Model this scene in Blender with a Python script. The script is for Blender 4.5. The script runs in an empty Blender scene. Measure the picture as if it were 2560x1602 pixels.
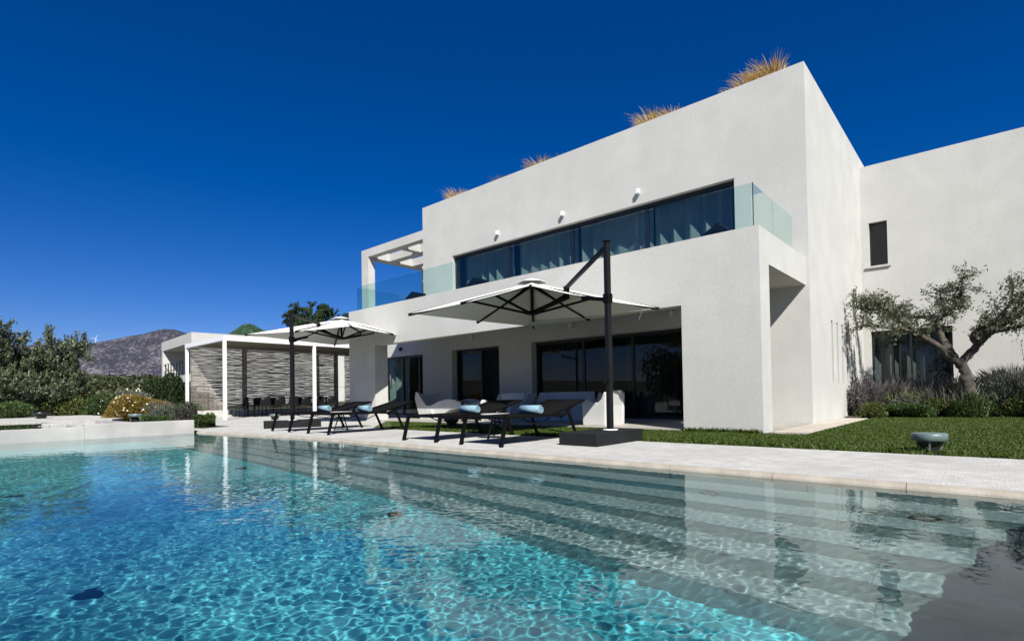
import bpy, bmesh, math, random
import numpy as np
from mathutils import Vector, Matrix
random.seed(7)
rng = np.random.default_rng(11)
S = bpy.context.scene
C = S.collection
K = 0.8                      # survey units -> metres
R = math.radians

# ------------------------------------------------------------------ camera, sky, sun, exposure
def setup_view():
    f, cy, yaw, pitch, roll = 1341.06, 966.67, -0.728173, 0.0171387, -0.0166927
    fw = Vector((math.sin(yaw)*math.cos(pitch), math.cos(yaw)*math.cos(pitch), math.sin(pitch)))
    r = Vector((math.cos(yaw), -math.sin(yaw), 0)); u = r.cross(fw)
    r2 = r*math.cos(roll) + u*math.sin(roll); u2 = r2.cross(fw)
    cd = bpy.data.cameras.new('camera'); co = bpy.data.objects.new('camera', cd); C.objects.link(co)
    m = Matrix((r2, u2, -fw)).transposed().to_4x4(); m.translation = (0, 0, .8*K)
    co.matrix_world = m
    cd.sensor_width = 36; cd.sensor_fit = 'HORIZONTAL'; cd.lens = f/2560*36
    cd.shift_y = (cy-801)/2560
    cd.clip_start = .05; cd.clip_end = 30000
    S.camera = co
setup_view()
SUN = Vector((.592, -.425, .684)).normalized()
w = bpy.data.worlds.new('World'); S.world = w; w.use_nodes = True
nt = w.node_tree
sky = nt.nodes.new('ShaderNodeTexSky'); sky.sky_type = 'NISHITA'; sky.sun_disc = False
sky.sun_elevation = R(43.2); sky.sun_rotation = R(125.7)
sky.altitude = 1200; sky.air_density = 1.0; sky.dust_density = 0.1; sky.ozone_density = 3.0
hs = nt.nodes.new('ShaderNodeHueSaturation'); hs.inputs['Saturation'].default_value = 1.45; hs.inputs['Hue'].default_value = .5
nt.links.new(sky.outputs[0], hs.inputs['Color'])
mu = nt.nodes.new('ShaderNodeMixRGB'); mu.blend_type = 'MULTIPLY'; mu.inputs[0].default_value = 1; mu.inputs[2].default_value = (.85, .82, 1.22, 1)
nt.links.new(hs.outputs[0], mu.inputs[1]); nt.links.new(mu.outputs[0], nt.nodes['Background'].inputs[0])
nt.nodes['Background'].inputs[1].default_value = .0425
sl = bpy.data.lights.new('sun', 'SUN'); so = bpy.data.objects.new('sun', sl); C.objects.link(so)
sl.energy = 5.0; sl.angle = R(.5); sl.color = (1, .965, .91)
so.rotation_euler = SUN.to_track_quat('Z', 'Y').to_euler()
sl.cycles.is_caustics_light = True
S.view_settings.view_transform = 'Standard'; S.view_settings.look = 'None'
S.view_settings.exposure = .80; S.view_settings.gamma = 1; S.view_settings.use_curve_mapping = False
S.render.engine = 'CYCLES'
S.cycles.max_bounces = 10; S.cycles.diffuse_bounces = 2; S.cycles.glossy_bounces = 4
S.cycles.transmission_bounces = 8; S.cycles.transparent_max_bounces = 16
S.cycles.use_denoising = True
try: S.cycles.denoiser = 'OPENIMAGEDENOISE'
except Exception: pass
S.cycles.sample_clamp_indirect = 6

# ------------------------------------------------------------------ materials
AL = .85
def base_mat(name, col, rough=.6, metal=0, spec=.5):
    col = tuple(c*AL for c in col)
    m = bpy.data.materials.new(name); m.use_nodes = True
    b = m.node_tree.nodes['Principled BSDF']
    b.inputs['Base Color'].default_value = (*col, 1); b.inputs['Roughness'].default_value = rough
    b.inputs['Metallic'].default_value = metal; b.inputs['Specular IOR Level'].default_value = spec
    return m
def nd(m, t, **kw):
    n = m.node_tree.nodes.new(t)
    for k, v in kw.items(): n.inputs[k.replace('_', ' ')].default_value = v
    return n
def lk(m, a, b): m.node_tree.links.new(a, b)
def noisy(name, c1, c2, scale=3, rough=.7, bump=.0, bscale=60, detail=6, metal=0, spec=.5, c3=None, scale3=.4, stretch=None):
    m = base_mat(name, c1, rough, metal, spec); c1, c2 = [tuple(v*AL for v in c) for c in (c1, c2)]; c3 = tuple(v*AL for v in c3) if c3 else None
    b = m.node_tree.nodes['Principled BSDF']
    tc = nd(m, 'ShaderNodeTexCoord'); vec = tc.outputs['Object']
    if stretch:
        mp = nd(m, 'ShaderNodeMapping'); mp.inputs['Scale'].default_value = stretch; lk(m, vec, mp.inputs[0]); vec = mp.outputs[0]
    n = nd(m, 'ShaderNodeTexNoise', Scale=scale, Detail=detail); lk(m, vec, n.inputs['Vector'])
    r = nd(m, 'ShaderNodeValToRGB'); r.color_ramp.elements[0].position = .32; r.color_ramp.elements[1].position = .68
    r.color_ramp.elements[0].color = (*c1, 1); r.color_ramp.elements[1].color = (*c2, 1)
    lk(m, n.outputs['Fac'], r.inputs[0]); out = r.outputs[0]
    if c3:
        n3 = nd(m, 'ShaderNodeTexNoise', Scale=scale3, Detail=4); lk(m, tc.outputs['Object'], n3.inputs['Vector'])
        r3 = nd(m, 'ShaderNodeValToRGB'); r3.color_ramp.elements[0].position = .45; r3.color_ramp.elements[1].position = .7
        mx = nd(m, 'ShaderNodeMixRGB'); lk(m, n3.outputs['Fac'], r3.inputs[0]); lk(m, r3.outputs[0], mx.inputs[0])
        lk(m, out, mx.inputs[1]); mx.inputs[2].default_value = (*c3, 1); out = mx.outputs[0]
    lk(m, out, b.inputs['Base Color'])
    if bump:
        n2 = nd(m, 'ShaderNodeTexNoise', Scale=bscale, Detail=5); lk(m, vec, n2.inputs['Vector'])
        bp = nd(m, 'ShaderNodeBump', Strength=bump, Distance=.01); lk(m, n2.outputs['Fac'], bp.inputs['Height'])
        lk(m, bp.outputs[0], b.inputs['Normal'])
    return m
M = {}
M['stucco'] = noisy('white_stucco', (.50, .496, .457), (.56, .555, .515), 1.6, .85, .32, 55, spec=.2, c3=(.50, .497, .46), scale3=.5)
def streaks(m):
    n = m.node_tree; b = n.nodes['Principled BSDF']; src = b.inputs['Base Color'].links[0].from_socket
    tc = nd(m, 'ShaderNodeTexCoord'); mp = nd(m, 'ShaderNodeMapping'); mp.inputs['Scale'].default_value = (3.2, 3.2, .22); lk(m, tc.outputs['Object'], mp.inputs[0])
    a = nd(m, 'ShaderNodeTexNoise', Scale=1.6, Detail=6, Roughness=.65); lk(m, mp.outputs[0], a.inputs['Vector'])
    c = nd(m, 'ShaderNodeTexNoise', Scale=.55, Detail=3); lk(m, tc.outputs['Object'], c.inputs['Vector'])
    f = nd(m, 'ShaderNodeTexNoise', Scale=22, Detail=4); lk(m, tc.outputs['Object'], f.inputs['Vector'])
    r1 = nd(m, 'ShaderNodeMapRange'); r1.inputs[1].default_value = .42; r1.inputs[2].default_value = .75; r1.inputs[3].default_value = 1.0; r1.inputs[4].default_value = .975; lk(m, a.outputs['Fac'], r1.inputs[0])
    r2 = nd(m, 'ShaderNodeMapRange'); r2.inputs[1].default_value = .35; r2.inputs[2].default_value = .7; r2.inputs[3].default_value = 1.015; r2.inputs[4].default_value = .985; lk(m, c.outputs['Fac'], r2.inputs[0])
    r3 = nd(m, 'ShaderNodeMapRange'); r3.inputs[1].default_value = .35; r3.inputs[2].default_value = .65; r3.inputs[3].default_value = .965; r3.inputs[4].default_value = 1.03; lk(m, f.outputs['Fac'], r3.inputs[0])
    p = nd(m, 'ShaderNodeMath'); p.operation = 'MULTIPLY'; lk(m, r1.outputs[0], p.inputs[0]); lk(m, r2.outputs[0], p.inputs[1])
    q = nd(m, 'ShaderNodeMath'); q.operation = 'MULTIPLY'; lk(m, p.outputs[0], q.inputs[0]); lk(m, r3.outputs[0], q.inputs[1])
    v = nd(m, 'ShaderNodeVectorMath'); v.operation = 'SCALE'; lk(m, src, v.inputs[0]); lk(m, q.outputs[0], v.inputs['Scale']); lk(m, v.outputs[0], b.inputs['Base Color'])
streaks(M['stucco'])
M['stucco_grey'] = noisy('grey_render', (.50, .49, .46), (.58, .57, .53), 1.4, .85, .35, 38, spec=.2)
M['deck'] = noisy('white_deck_concrete', (.42, .415, .385), (.54, .535, .50), 7, .8, .9, 55, spec=.15, c3=(.40, .395, .37), scale3=1.1)
M['coping'] = noisy('tan_coping_stone', (.33, .295, .235), (.45, .41, .34), 5, .55, .3, 45, c3=(.26, .22, .17), scale3=1.5)
M['path'] = noisy('tan_path_stone', (.42, .38, .31), (.52, .47, .39), 3, .75, .3, 40)
M['patio'] = noisy('patio_stone', (.33, .31, .27), (.42, .40, .35), 2.5, .65, .2, 30)
M['basin'] = noisy('basin_stone', (.40, .385, .36), (.52, .50, .465), 2.2, .7, .35, 35, c3=(.36, .345, .325), scale3=.8)
M['tile_depth_tint'] = noisy('step_stone_water_tint', (.12, .27, .285), (.19, .37, .385), 4, .6, .1, 30)  # step stone recoloured teal, painting in the light absorbed by deeper water
M['tile'] = noisy('pool_step_stone', (.18, .265, .26), (.28, .365, .355), 2.5, .6, .1, 30, c3=(.22, .28, .27), scale3=.9)
M['poolfloor'] = noisy('pool_floor_mosaic', (.08, .42, .475), (.15, .57, .62), 14, .6, .1, 60, c3=(.035, .30, .35), scale3=.8)  # turquoise base colour includes the depth tint that the water itself lacks
M['poolwall'] = noisy('pool_wall_stone', (.10, .24, .27), (.15, .31, .33), 3, .6, .1, 30)
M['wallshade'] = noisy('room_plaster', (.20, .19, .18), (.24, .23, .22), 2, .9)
M['frame'] = base_mat('dark_aluminium', (.012, .013, .015), .35, .0)
M['black'] = base_mat('black_powder_coat', (.003, .003, .0033), .55, 0, .12)
M['anth'] = noisy('anthracite_metal', (.006, .0065, .007), (.0085, .009, .0095), 8, .45, spec=.25)
M['block'] = noisy('anthracite_concrete', (.0095, .0102, .011), (.014, .015, .0155), 6, .85, .2, 40, spec=.2)
M['sling'] = noisy('black_sling_mesh', (.003, .0032, .0034), (.0055, .006, .006), 90, .9, spec=.1)
M['whitemetal'] = base_mat('white_powder_coat', (.80, .80, .78), .35)
M['plastic'] = noisy('white_moulded_plastic', (.52, .52, .49), (.57, .57, .54), 3, .38, .0)
M['towel'] = noisy('blue_towel', (.18, .31, .38), (.29, .43, .50), 40, .95, .8, 130, spec=.1)
M['greenlamp'] = noisy('green_grey_lamp', (.10, .15, .145), (.13, .185, .175), 12, .4)
M['darklamp'] = base_mat('dark_lamp_body', (.012, .013, .012), .35)
M['clearish'] = base_mat('lamp_lens', (.16, .17, .15), .25)
M['slat'] = noisy('whitewashed_stick', (.13, .115, .095), (.32, .295, .255), 9, .8, .3, 60)
M['roofunder'] = noisy('reed_ceiling', (.12, .10, .072), (.19, .165, .125), 6, .9, .2, 40, stretch=(1, 14, 1))
M['bark'] = noisy('olive_bark', (.018, .014, .011), (.10, .082, .066), 9, .9, 1.0, 25)
M['twig'] = base_mat('twig', (.06, .048, .038), .85)
M['soil'] = noisy('soil', (.035, .028, .02), (.07, .055, .04), 8, .95, .5, 30)
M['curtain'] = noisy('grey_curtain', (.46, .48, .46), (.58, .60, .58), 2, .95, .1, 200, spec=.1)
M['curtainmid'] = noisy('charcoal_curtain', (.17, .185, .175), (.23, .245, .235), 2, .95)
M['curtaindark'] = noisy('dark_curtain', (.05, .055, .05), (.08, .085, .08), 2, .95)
M['turbine'] = base_mat('turbine_white', (.75, .78, .8), .5)
M['marble'] = noisy('grey_marble', (.16, .16, .175), (.24, .24, .26), 1.5, .25, .0, c3=(.5, .5, .5), scale3=2.5)

def canopy_mat():
    m = bpy.data.materials.new('offwhite_canvas'); m.use_nodes = True; n = m.node_tree; n.nodes.clear()
    o = nd(m, 'ShaderNodeOutputMaterial'); d = nd(m, 'ShaderNodeBsdfDiffuse', Color=(.70, .69, .65, 1)); t = nd(m, 'ShaderNodeBsdfTranslucent', Color=(.50, .48, .42, 1))
    mx = nd(m, 'ShaderNodeMixShader', Fac=.16)
    tc = nd(m, 'ShaderNodeTexCoord'); ns = nd(m, 'ShaderNodeTexNoise', Scale=3, Detail=3); lk(m, tc.outputs['Object'], ns.inputs['Vector'])
    bp = nd(m, 'ShaderNodeBump', Strength=.25, Distance=.03); lk(m, ns.outputs['Fac'], bp.inputs['Height']); lk(m, bp.outputs[0], d.inputs['Normal'])
    lk(m, d.outputs[0], mx.inputs[1]); lk(m, t.outputs[0], mx.inputs[2]); lk(m, mx.outputs[0], o.inputs[0]); return m
M['canvas'] = canopy_mat()
def glass_mat(name, tint, ior=1.5, boost=1.0, rough=0.0):
    m = bpy.data.materials.new(name); m.use_nodes = True; n = m.node_tree; n.nodes.clear()
    o = nd(m, 'ShaderNodeOutputMaterial'); t = nd(m, 'ShaderNodeBsdfTransparent', Color=(*tint, 1))
    g = nd(m, 'ShaderNodeBsdfGlossy', Roughness=rough); g.inputs['Color'].default_value = (1, 1, 1, 1)
    f0 = ((ior-1)/(ior+1))**2*boost
    fr = nd(m, 'ShaderNodeLayerWeight', Blend=.5); pw = nd(m, 'ShaderNodeMath'); pw.operation = 'POWER'; pw.inputs[1].default_value = 5; lk(m, fr.outputs['Facing'], pw.inputs[0])
    mt = nd(m, 'ShaderNodeMath'); mt.operation = 'MULTIPLY_ADD'; mt.use_clamp = True; mt.inputs[1].default_value = 1-f0; mt.inputs[2].default_value = f0
    lk(m, pw.outputs[0], mt.inputs[0]); mx = nd(m, 'ShaderNodeMixShader'); lk(m, mt.outputs[0], mx.inputs[0])
    lk(m, t.outputs[0], mx.inputs[1]); lk(m, g.outputs[0], mx.inputs[2]); lk(m, mx.outputs[0], o.inputs[0]); return m
M['window'] = glass_mat('tinted_window_glass', (.70, .745, .745), 1.52, .6)
M['railglass'] = glass_mat('green_tinted_glass', (.83, .935, .92), 1.45, 1.0)
M['basinwater'] = glass_mat('basin_water', (.16, .30, .32), 1.33, 1.0, .01)
def water_mat():
    m = bpy.data.materials.new('pool_water'); m.use_nodes = True; n = m.node_tree; n.nodes.clear()
    o = nd(m, 'ShaderNodeOutputMaterial'); g = nd(m, 'ShaderNodeBsdfGlass', Roughness=0, IOR=1.333); g.inputs['Color'].default_value = (.93, 1, 1, 1)
    lk(m, g.outputs[0], o.inputs[0]); return m
M['water'] = water_mat()
def leaf_mat(name, c1, c2, c3, trans=.25, rough=.55):
    c1, c2, c3 = [tuple(v*AL for v in c) for c in (c1, c2, c3)]
    m = bpy.data.materials.new(name); m.use_nodes = True; n = m.node_tree; n.nodes.clear()
    o = nd(m, 'ShaderNodeOutputMaterial'); geo = nd(m, 'ShaderNodeNewGeometry')
    r = nd(m, 'ShaderNodeValToRGB'); e = r.color_ramp.elements; e[0].color = (*c1, 1); e[1].color = (*c3, 1); e[1].position = 1
    x = e.new(.55); x.color = (*c2, 1)
    lk(m, geo.outputs['Random Per Island'], r.inputs[0])
    d = nd(m, 'ShaderNodeBsdfPrincipled', Roughness=rough); d.inputs['Specular IOR Level'].default_value = .35
    t = nd(m, 'ShaderNodeBsdfTranslucent'); lk(m, r.outputs[0], d.inputs['Base Color']); lk(m, r.outputs[0], t.inputs['Color'])
    mx = nd(m, 'ShaderNodeMixShader', Fac=trans); lk(m, d.outputs[0], mx.inputs[1]); lk(m, t.outputs[0], mx.inputs[2]); lk(m, mx.outputs[0], o.inputs[0])
    return m
M['olive'] = leaf_mat('olive_leaves', (.042, .060, .022), (.092, .115, .048), (.26, .29, .20))
M['olive2'] = leaf_mat('olive_leaves_dark', (.038, .052, .020), (.085, .105, .048), (.23, .25, .16))
M['sage'] = leaf_mat('sage_leaves', (.06, .075, .055), (.13, .145, .11), (.24, .25, .20))
M['lav'] = leaf_mat('lavender_leaves', (.045, .050, .038), (.10, .10, .075), (.17, .15, .15))
M['lavflower'] = leaf_mat('lavender_flowers', (.085, .072, .085), (.14, .12, .13), (.21, .195, .19))
M['green'] = leaf_mat('green_leaves', (.020, .045, .010), (.045, .085, .018), (.11, .16, .045))
M['darkgreen'] = leaf_mat('dark_green_leaves', (.010, .025, .007), (.022, .045, .012), (.06, .10, .03))
M['ylw'] = leaf_mat('ochre_leaves', (.10, .075, .010), (.20, .14, .018), (.33, .24, .05))
M['lime'] = leaf_mat('lime_leaves', (.045, .065, .014), (.10, .125, .03), (.20, .22, .07))
M['petal'] = base_mat('pale_petals', (.75, .68, .55), .6)
M['pampas'] = leaf_mat('golden_grass', (.42, .24, .05), (.62, .42, .12), (.85, .70, .38), .4)
M['greyplant'] = leaf_mat('grey_roof_plant', (.08, .075, .055), (.17, .155, .11), (.28, .26, .2))
M['blade'] = leaf_mat('lawn_blades', (.038, .070, .003), (.052, .092, .004), (.074, .120, .007), .3)
M['lawn'] = noisy('lawn_base', (.032, .056, .003), (.055, .086, .006), 4, .9, .8, 60)
M['scrub'] = leaf_mat('scrub_leaves', (.018, .028, .007), (.045, .055, .016), (.11, .115, .045))
M['terrain'] = noisy('scrub_ground', (.018, .030, .008), (.055, .065, .022), .35, .95, .0, c3=(.075, .06, .028), scale3=.06)
def mountain_mat(name, dark, light, sc):
    m = base_mat(name, dark, .95, 0, .1); b = m.node_tree.nodes['Principled BSDF']
    tc = nd(m, 'ShaderNodeTexCoord'); n1 = nd(m, 'ShaderNodeTexNoise', Scale=sc, Detail=9, Roughness=.72); lk(m, tc.outputs['Object'], n1.inputs['Vector'])
    n2 = nd(m, 'ShaderNodeTexNoise', Scale=sc*.18, Detail=4); lk(m, tc.outputs['Object'], n2.inputs['Vector'])
    ad = nd(m, 'ShaderNodeMath'); ad.operation = 'ADD'; lk(m, n1.outputs['Fac'], ad.inputs[0])
    ml = nd(m, 'ShaderNodeMath'); ml.operation = 'MULTIPLY'; ml.inputs[1].default_value = .35; lk(m, n2.outputs['Fac'], ml.inputs[0]); lk(m, ml.outputs[0], ad.inputs[1])
    r = nd(m, 'ShaderNodeValToRGB'); e = r.color_ramp.elements; e[0].position = .66; e[0].color = (*dark, 1); e[1].position = .80; e[1].color = (*light, 1)
    lk(m, ad.outputs[0], r.inputs[0]); lk(m, r.outputs[0], b.inputs['Base Color'])
    return m
M['mountain'] = mountain_mat('rocky_mountain', (.030, .030, .042), (.13, .127, .14), .045)
M['greenhill'] = mountain_mat('green_far_hill', (.018, .045, .022), (.10, .13, .08), .07)

# ------------------------------------------------------------------ builders
ORG = {}
class MB:
    def __init__(s): s.v = []; s.f = []; s.sm = []
    def quad(s, a, b, c, d, smooth=False):
        i = len(s.v); s.v += [a, b, c, d]; s.f.append((i, i+1, i+2, i+3)); s.sm.append(smooth); return s
    def box(s, x0, x1, y0, y1, z0, z1):
        i = len(s.v)
        s.v += [(x0, y0, z0), (x1, y0, z0), (x1, y1, z0), (x0, y1, z0), (x0, y0, z1), (x1, y0, z1), (x1, y1, z1), (x0, y1, z1)]
        for q in ((0, 3, 2, 1), (4, 5, 6, 7), (0, 1, 5, 4), (1, 2, 6, 5), (2, 3, 7, 6), (3, 0, 4, 7)):
            s.f.append(tuple(i+k for k in q)); s.sm.append(False)
        return s
    def obox(s, cx, cy, z0, z1, hx, hy, ang):
        ca, sa = math.cos(ang), math.sin(ang); n = len(s.v); s.box(-hx, hx, -hy, hy, z0, z1)
        for k in range(n, len(s.v)):
            x, y, z = s.v[k]; s.v[k] = (cx+ca*x-sa*y, cy+sa*x+ca*y, z)
        return s
    def prism(s, poly, z0, z1):          # poly in XY
        i = len(s.v); n = len(poly)
        s.v += [(p[0], p[1], z0) for p in poly] + [(p[0], p[1], z1) for p in poly]
        s.f.append(tuple(i+k for k in range(n-1, -1, -1))); s.f.append(tuple(i+n+k for k in range(n))); s.sm += [False, False]
        for k in range(n):
            s.f.append((i+k, i+(k+1) % n, i+n+(k+1) % n, i+n+k)); s.sm.append(False)
        return s
    def extr(s, prof, axis, a0, a1, smooth=False):     # closed profile of (u,z) swept along axis
        i = len(s.v); n = len(prof)
        for a in (a0, a1):
            s.v += [((a, p[0], p[1]) if axis == 'X' else (p[0], a, p[1])) for p in prof]
        s.f.append(tuple(i+k for k in range(n))); s.f.append(tuple(i+n+k for k in range(n-1, -1, -1))); s.sm += [False, False]
        for k in range(n):
            s.f.append((i+(k+1) % n, i+k, i+n+k, i+n+(k+1) % n)); s.sm.append(smooth)
        return s
    def tube(s, pts, rad, n=8, cap=True):
        pts = [Vector(p) for p in pts]
        if not hasattr(rad, '__len__'): rad = [rad]*len(pts)
        i = len(s.v); ref = None
        for k, p in enumerate(pts):
            d = (pts[min(k+1, len(pts)-1)]-pts[max(k-1, 0)]).normalized()
            if ref is None: ref = Vector((0, 0, 1)) if abs(d.z) < .9 else Vector((1, 0, 0))
            a = d.cross(ref).normalized(); b = d.cross(a).normalized(); ref = b.cross(d) if False else ref
            for q in range(n):
                t = 2*math.pi*q/n; s.v.append(tuple(p+(a*math.cos(t)+b*math.sin(t))*rad[k]))
        for k in range(len(pts)-1):
            for q in range(n):
                s.f.append((i+k*n+q, i+(k+1)*n+q, i+(k+1)*n+(q+1) % n, i+k*n+(q+1) % n)); s.sm.append(n > 5)
        if cap:
            s.f.append(tuple(i+q for q in range(n))); s.f.append(tuple(i+(len(pts)-1)*n+q for q in range(n-1, -1, -1))); s.sm += [False, False]
        return s
    def bar(s, a, b, w, h=None):         # rectangular bar
        h = h or w; a = Vector(a); b = Vector(b); d = (b-a).normalized()
        up = Vector((0, 0, 1)) if abs(d.z) < .95 else Vector((0, 1, 0))
        x = d.cross(up).normalized()*w/2; y = x.cross(d).normalized()*h/2; i = len(s.v)
        for p in (a, b):
            for q in (-x-y, x-y, x+y, -x+y): s.v.append(tuple(p+q))
        for q in ((3, 2, 1, 0), (4, 5, 6, 7), (0, 1, 5, 4), (1, 2, 6, 5), (2, 3, 7, 6), (3, 0, 4, 7)):
            s.f.append(tuple(i+k for k in q)); s.sm.append(False)
        return s
    def lathe(s, prof, cx=0, cy=0, n=24):
        i = len(s.v); m = len(prof)
        for (r, z) in prof:
            for q in range(n):
                t = 2*math.pi*q/n; s.v.append((cx+r*math.cos(t), cy+r*math.sin(t), z))
        for k in range(m-1):
            for q in range(n):
                s.f.append((i+k*n+q, i+k*n+(q+1) % n, i+(k+1)*n+(q+1) % n, i+(k+1)*n+q)); s.sm.append(True)
        s.f.append(tuple(i+q for q in range(n-1, -1, -1))); s.f.append(tuple(i+(m-1)*n+q for q in range(n))); s.sm += [False, False]
        return s
    def wall(s, axis, pos, thick, u0, u1, z0, z1, holes=()):   # wall panel with rectangular openings
        us = sorted({u0, u1, *[v for h in holes for v in h[:2]]}); zs = sorted({z0, z1, *[v for h in holes for v in h[2:]]})
        def P(u, z, t): return (u, pos+t, z) if axis == 'Y' else (pos+t, u, z)
        def solid(i, j):
            if i < 0 or j < 0 or i >= len(us)-1 or j >= len(zs)-1: return False
            a, b = (us[i]+us[i+1])/2, (zs[j]+zs[j+1])/2
            return not any(h[0] < a < h[1] and h[2] < b < h[3] for h in holes)
        for i in range(len(us)-1):
            for j in range(len(zs)-1):
                if not solid(i, j): continue
                a, b, c, d = us[i], us[i+1], zs[j], zs[j+1]
                s.quad(P(a, c, 0), P(b, c, 0), P(b, d, 0), P(a, d, 0)); s.quad(P(a, c, thick), P(a, d, thick), P(b, d, thick), P(b, c, thick))
                if not solid(i-1, j): s.quad(P(a, c, 0), P(a, d, 0), P(a, d, thick), P(a, c, thick))
                if not solid(i+1, j): s.quad(P(b, c, 0), P(b, c, thick), P(b, d, thick), P(b, d, 0))
                if not solid(i, j-1): s.quad(P(a, c, 0), P(a, c, thick), P(b, c, thick), P(b, c, 0))
                if not solid(i, j+1): s.quad(P(a, d, 0), P(b, d, 0), P(b, d, thick), P(a, d, thick))
        return s
    def mesh(s, name, mat, org=(0, 0, 0)):
        me = bpy.data.meshes.new(name)
        me.from_pydata([((x-org[0])*K, (y-org[1])*K, (z-org[2])*K) for x, y, z in s.v], [], s.f)
        me.polygons.foreach_set('use_smooth', s.sm); me.materials.append(mat); me.validate()
        b = bmesh.new(); b.from_mesh(me); bmesh.ops.remove_doubles(b, verts=b.verts, dist=1e-5); bmesh.ops.recalc_face_normals(b, faces=b.faces); b.to_mesh(me); b.free()
        return me
    def build(s, name, mat, parent=None, bevel=0, solid=0):
        org = ORG.get(parent.name, (0, 0, 0)) if parent else (0, 0, 0)
        o = bpy.data.objects.new(name, s.mesh(name, mat, org)); C.objects.link(o); ORG[o.name] = org
        if parent: o.parent = parent
        if solid:
            md = o.modifiers.new('thickness', 'SOLIDIFY'); md.thickness = solid*K; md.offset = 0
        if bevel:
            md = o.modifiers.new('bevel', 'BEVEL'); md.width = bevel*K; md.segments = 2; md.limit_method = 'ANGLE'
        return o
def tag(o, label=None, cat=None, group=None, kind=None):
    if label: o['label'] = label
    if cat: o['category'] = cat
    if group: o['group'] = group
    if kind: o['kind'] = kind
    return o
def thing(name, label, cat, loc=(0, 0, 0), group=None, absolute=True, rz=0, kind=None):
    o = bpy.data.objects.new(name, None); C.objects.link(o); o.empty_display_size = .2
    o.location = [c*K for c in loc]; o.rotation_euler[2] = rz
    ORG[o.name] = loc if absolute else (0, 0, 0)
    return tag(o, label, cat, group, kind)
def children(o): return [c for c in C.objects if c.parent == o]
def dup(root, loc, rz, label=None):
    kids = {}
    for c in C.objects: kids.setdefault(c.parent, []).append(c)
    def cp(o, par):
        c = o.copy(); C.objects.link(c); c.parent = par
        for k in kids.get(o, []): cp(k, c)
        return c
    r = cp(root, None); r.location = [v*K for v in loc]; r.rotation_euler[2] = rz
    if label: r['label'] = label
    return r

def np_mesh(name, V, F, mat, parent=None, smooth=False):
    org = np.array(ORG.get(parent.name, (0, 0, 0)) if parent else (0, 0, 0))
    V = (np.asarray(V)-org)*K; nv, (nf, k) = len(V), F.shape
    me = bpy.data.meshes.new(name); me.vertices.add(nv); me.vertices.foreach_set('co', V.astype(np.float32).ravel())
    me.loops.add(nf*k); me.loops.foreach_set('vertex_index', F.astype(np.int32).ravel())
    me.polygons.add(nf); me.polygons.foreach_set('loop_start', np.arange(0, nf*k, k, dtype=np.int32)); me.polygons.foreach_set('loop_total', np.full(nf, k, dtype=np.int32))
    if smooth: me.polygons.foreach_set('use_smooth', np.ones(nf, dtype=bool))
    me.update(); me.materials.append(mat)
    o = bpy.data.objects.new(name, me); C.objects.link(o)
    if parent: o.parent = parent
    return o
def unit(a): return a/np.maximum(np.linalg.norm(a, axis=-1, keepdims=True), 1e-9)
def leaf_geo(P, L, W, D=None, spread=1.0):
    n = len(P); L = np.broadcast_to(L, (n,))*rng.uniform(.7, 1.3, n); W = np.broadcast_to(W, (n,))*rng.uniform(.7, 1.3, n)
    d = rng.normal(size=(n, 3)) if D is None else np.asarray(D)+rng.normal(size=(n, 3))*spread
    d = unit(d); p = unit(np.cross(d, rng.normal(size=(n, 3))))
    a = P-d*L[:, None]*.5; b = P+p*W[:, None]*.5; c = P+d*L[:, None]*.5; e = P-p*W[:, None]*.5
    V = np.stack([a, b, c, e], 1).reshape(-1, 3); F = np.arange(n*4).reshape(n, 4); return V, F
def blade_geo(P, H, W, lean=.35, D=None):
    n = len(P); H = np.broadcast_to(H, (n,))*rng.uniform(.6, 1.25, n)
    t = rng.uniform(0, 2*np.pi, n); s = np.stack([np.cos(t), np.sin(t), np.zeros(n)], 1)*np.broadcast_to(W, (n,))[:, None]*.5
    tip = np.stack([rng.normal(0, lean, n), rng.normal(0, lean, n), np.ones(n)], 1)
    if D is not None: tip = tip+D
    tip = unit(tip)*H[:, None]
    mid = P+tip*.55*np.array([.6, .6, 1.1])
    V = np.stack([P-s, P+s, mid+s*.7, P+tip, mid-s*.7], 1).reshape(-1, 3)
    return V, np.arange(n*5).reshape(n, 5)
def blob_points(n, c, r, power=.45, zmin=None, lumps=7, seed=0, floor=None):
    g = np.random.default_rng(seed+101); c = np.array(c); r = np.array(r)
    d = unit(g.normal(size=(n, 3))); lum = unit(g.normal(size=(lumps, 3)))
    k = (np.maximum(0, (d@lum.T))**6).max(1)
    rad = g.uniform(0, 1, n)**power*(.58+.52*k)
    P = c+d*rad[:, None]*r
    if floor is not None: P = P[P[:, 2] > floor]
    return P, d

# ------------------------------------------------------------------ ground, hills
def terrain():
    rs = np.concatenate([np.concatenate([[8, 24, 27.5, 29], np.linspace(33, 60, 9)]), np.geomspace(70, 7500, 26)]); az = np.linspace(-np.pi, np.pi, 97)
    A, Rr = np.meshgrid(az, rs); X = np.sin(A)*Rr; Y = np.cos(A)*Rr
    h = np.interp(Rr, [0, 27.4, 28.9, 42, 60, 200, 420, 7500], [-2.6, -2.6, -.08, -.08, .7, 7.6, 12.5, 12.5])
    side = np.clip((np.cos(A-math.radians(-80))+.4)/1.0, .05, 1)
    Z = np.where(h > -.08, -.08+(h+.08)*side, h) + .5*np.sin(A*23+Rr*.05)*np.clip((Rr-60)/200, 0, 1)
    V = np.stack([X, Y, Z], -1).reshape(-1, 3); n = len(az); i = (np.arange(len(rs)-1)[:, None]*n+np.arange(n-1)[None]).ravel()
    V = np.vstack([V, [[0, 0, -3.2]]])
    F = np.stack([i, i+n, i+n+1, i+1], 1)
    o = np_mesh('ground', V, F, M['terrain'], smooth=True); tag(o, kind='structure')
terrain()
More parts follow.
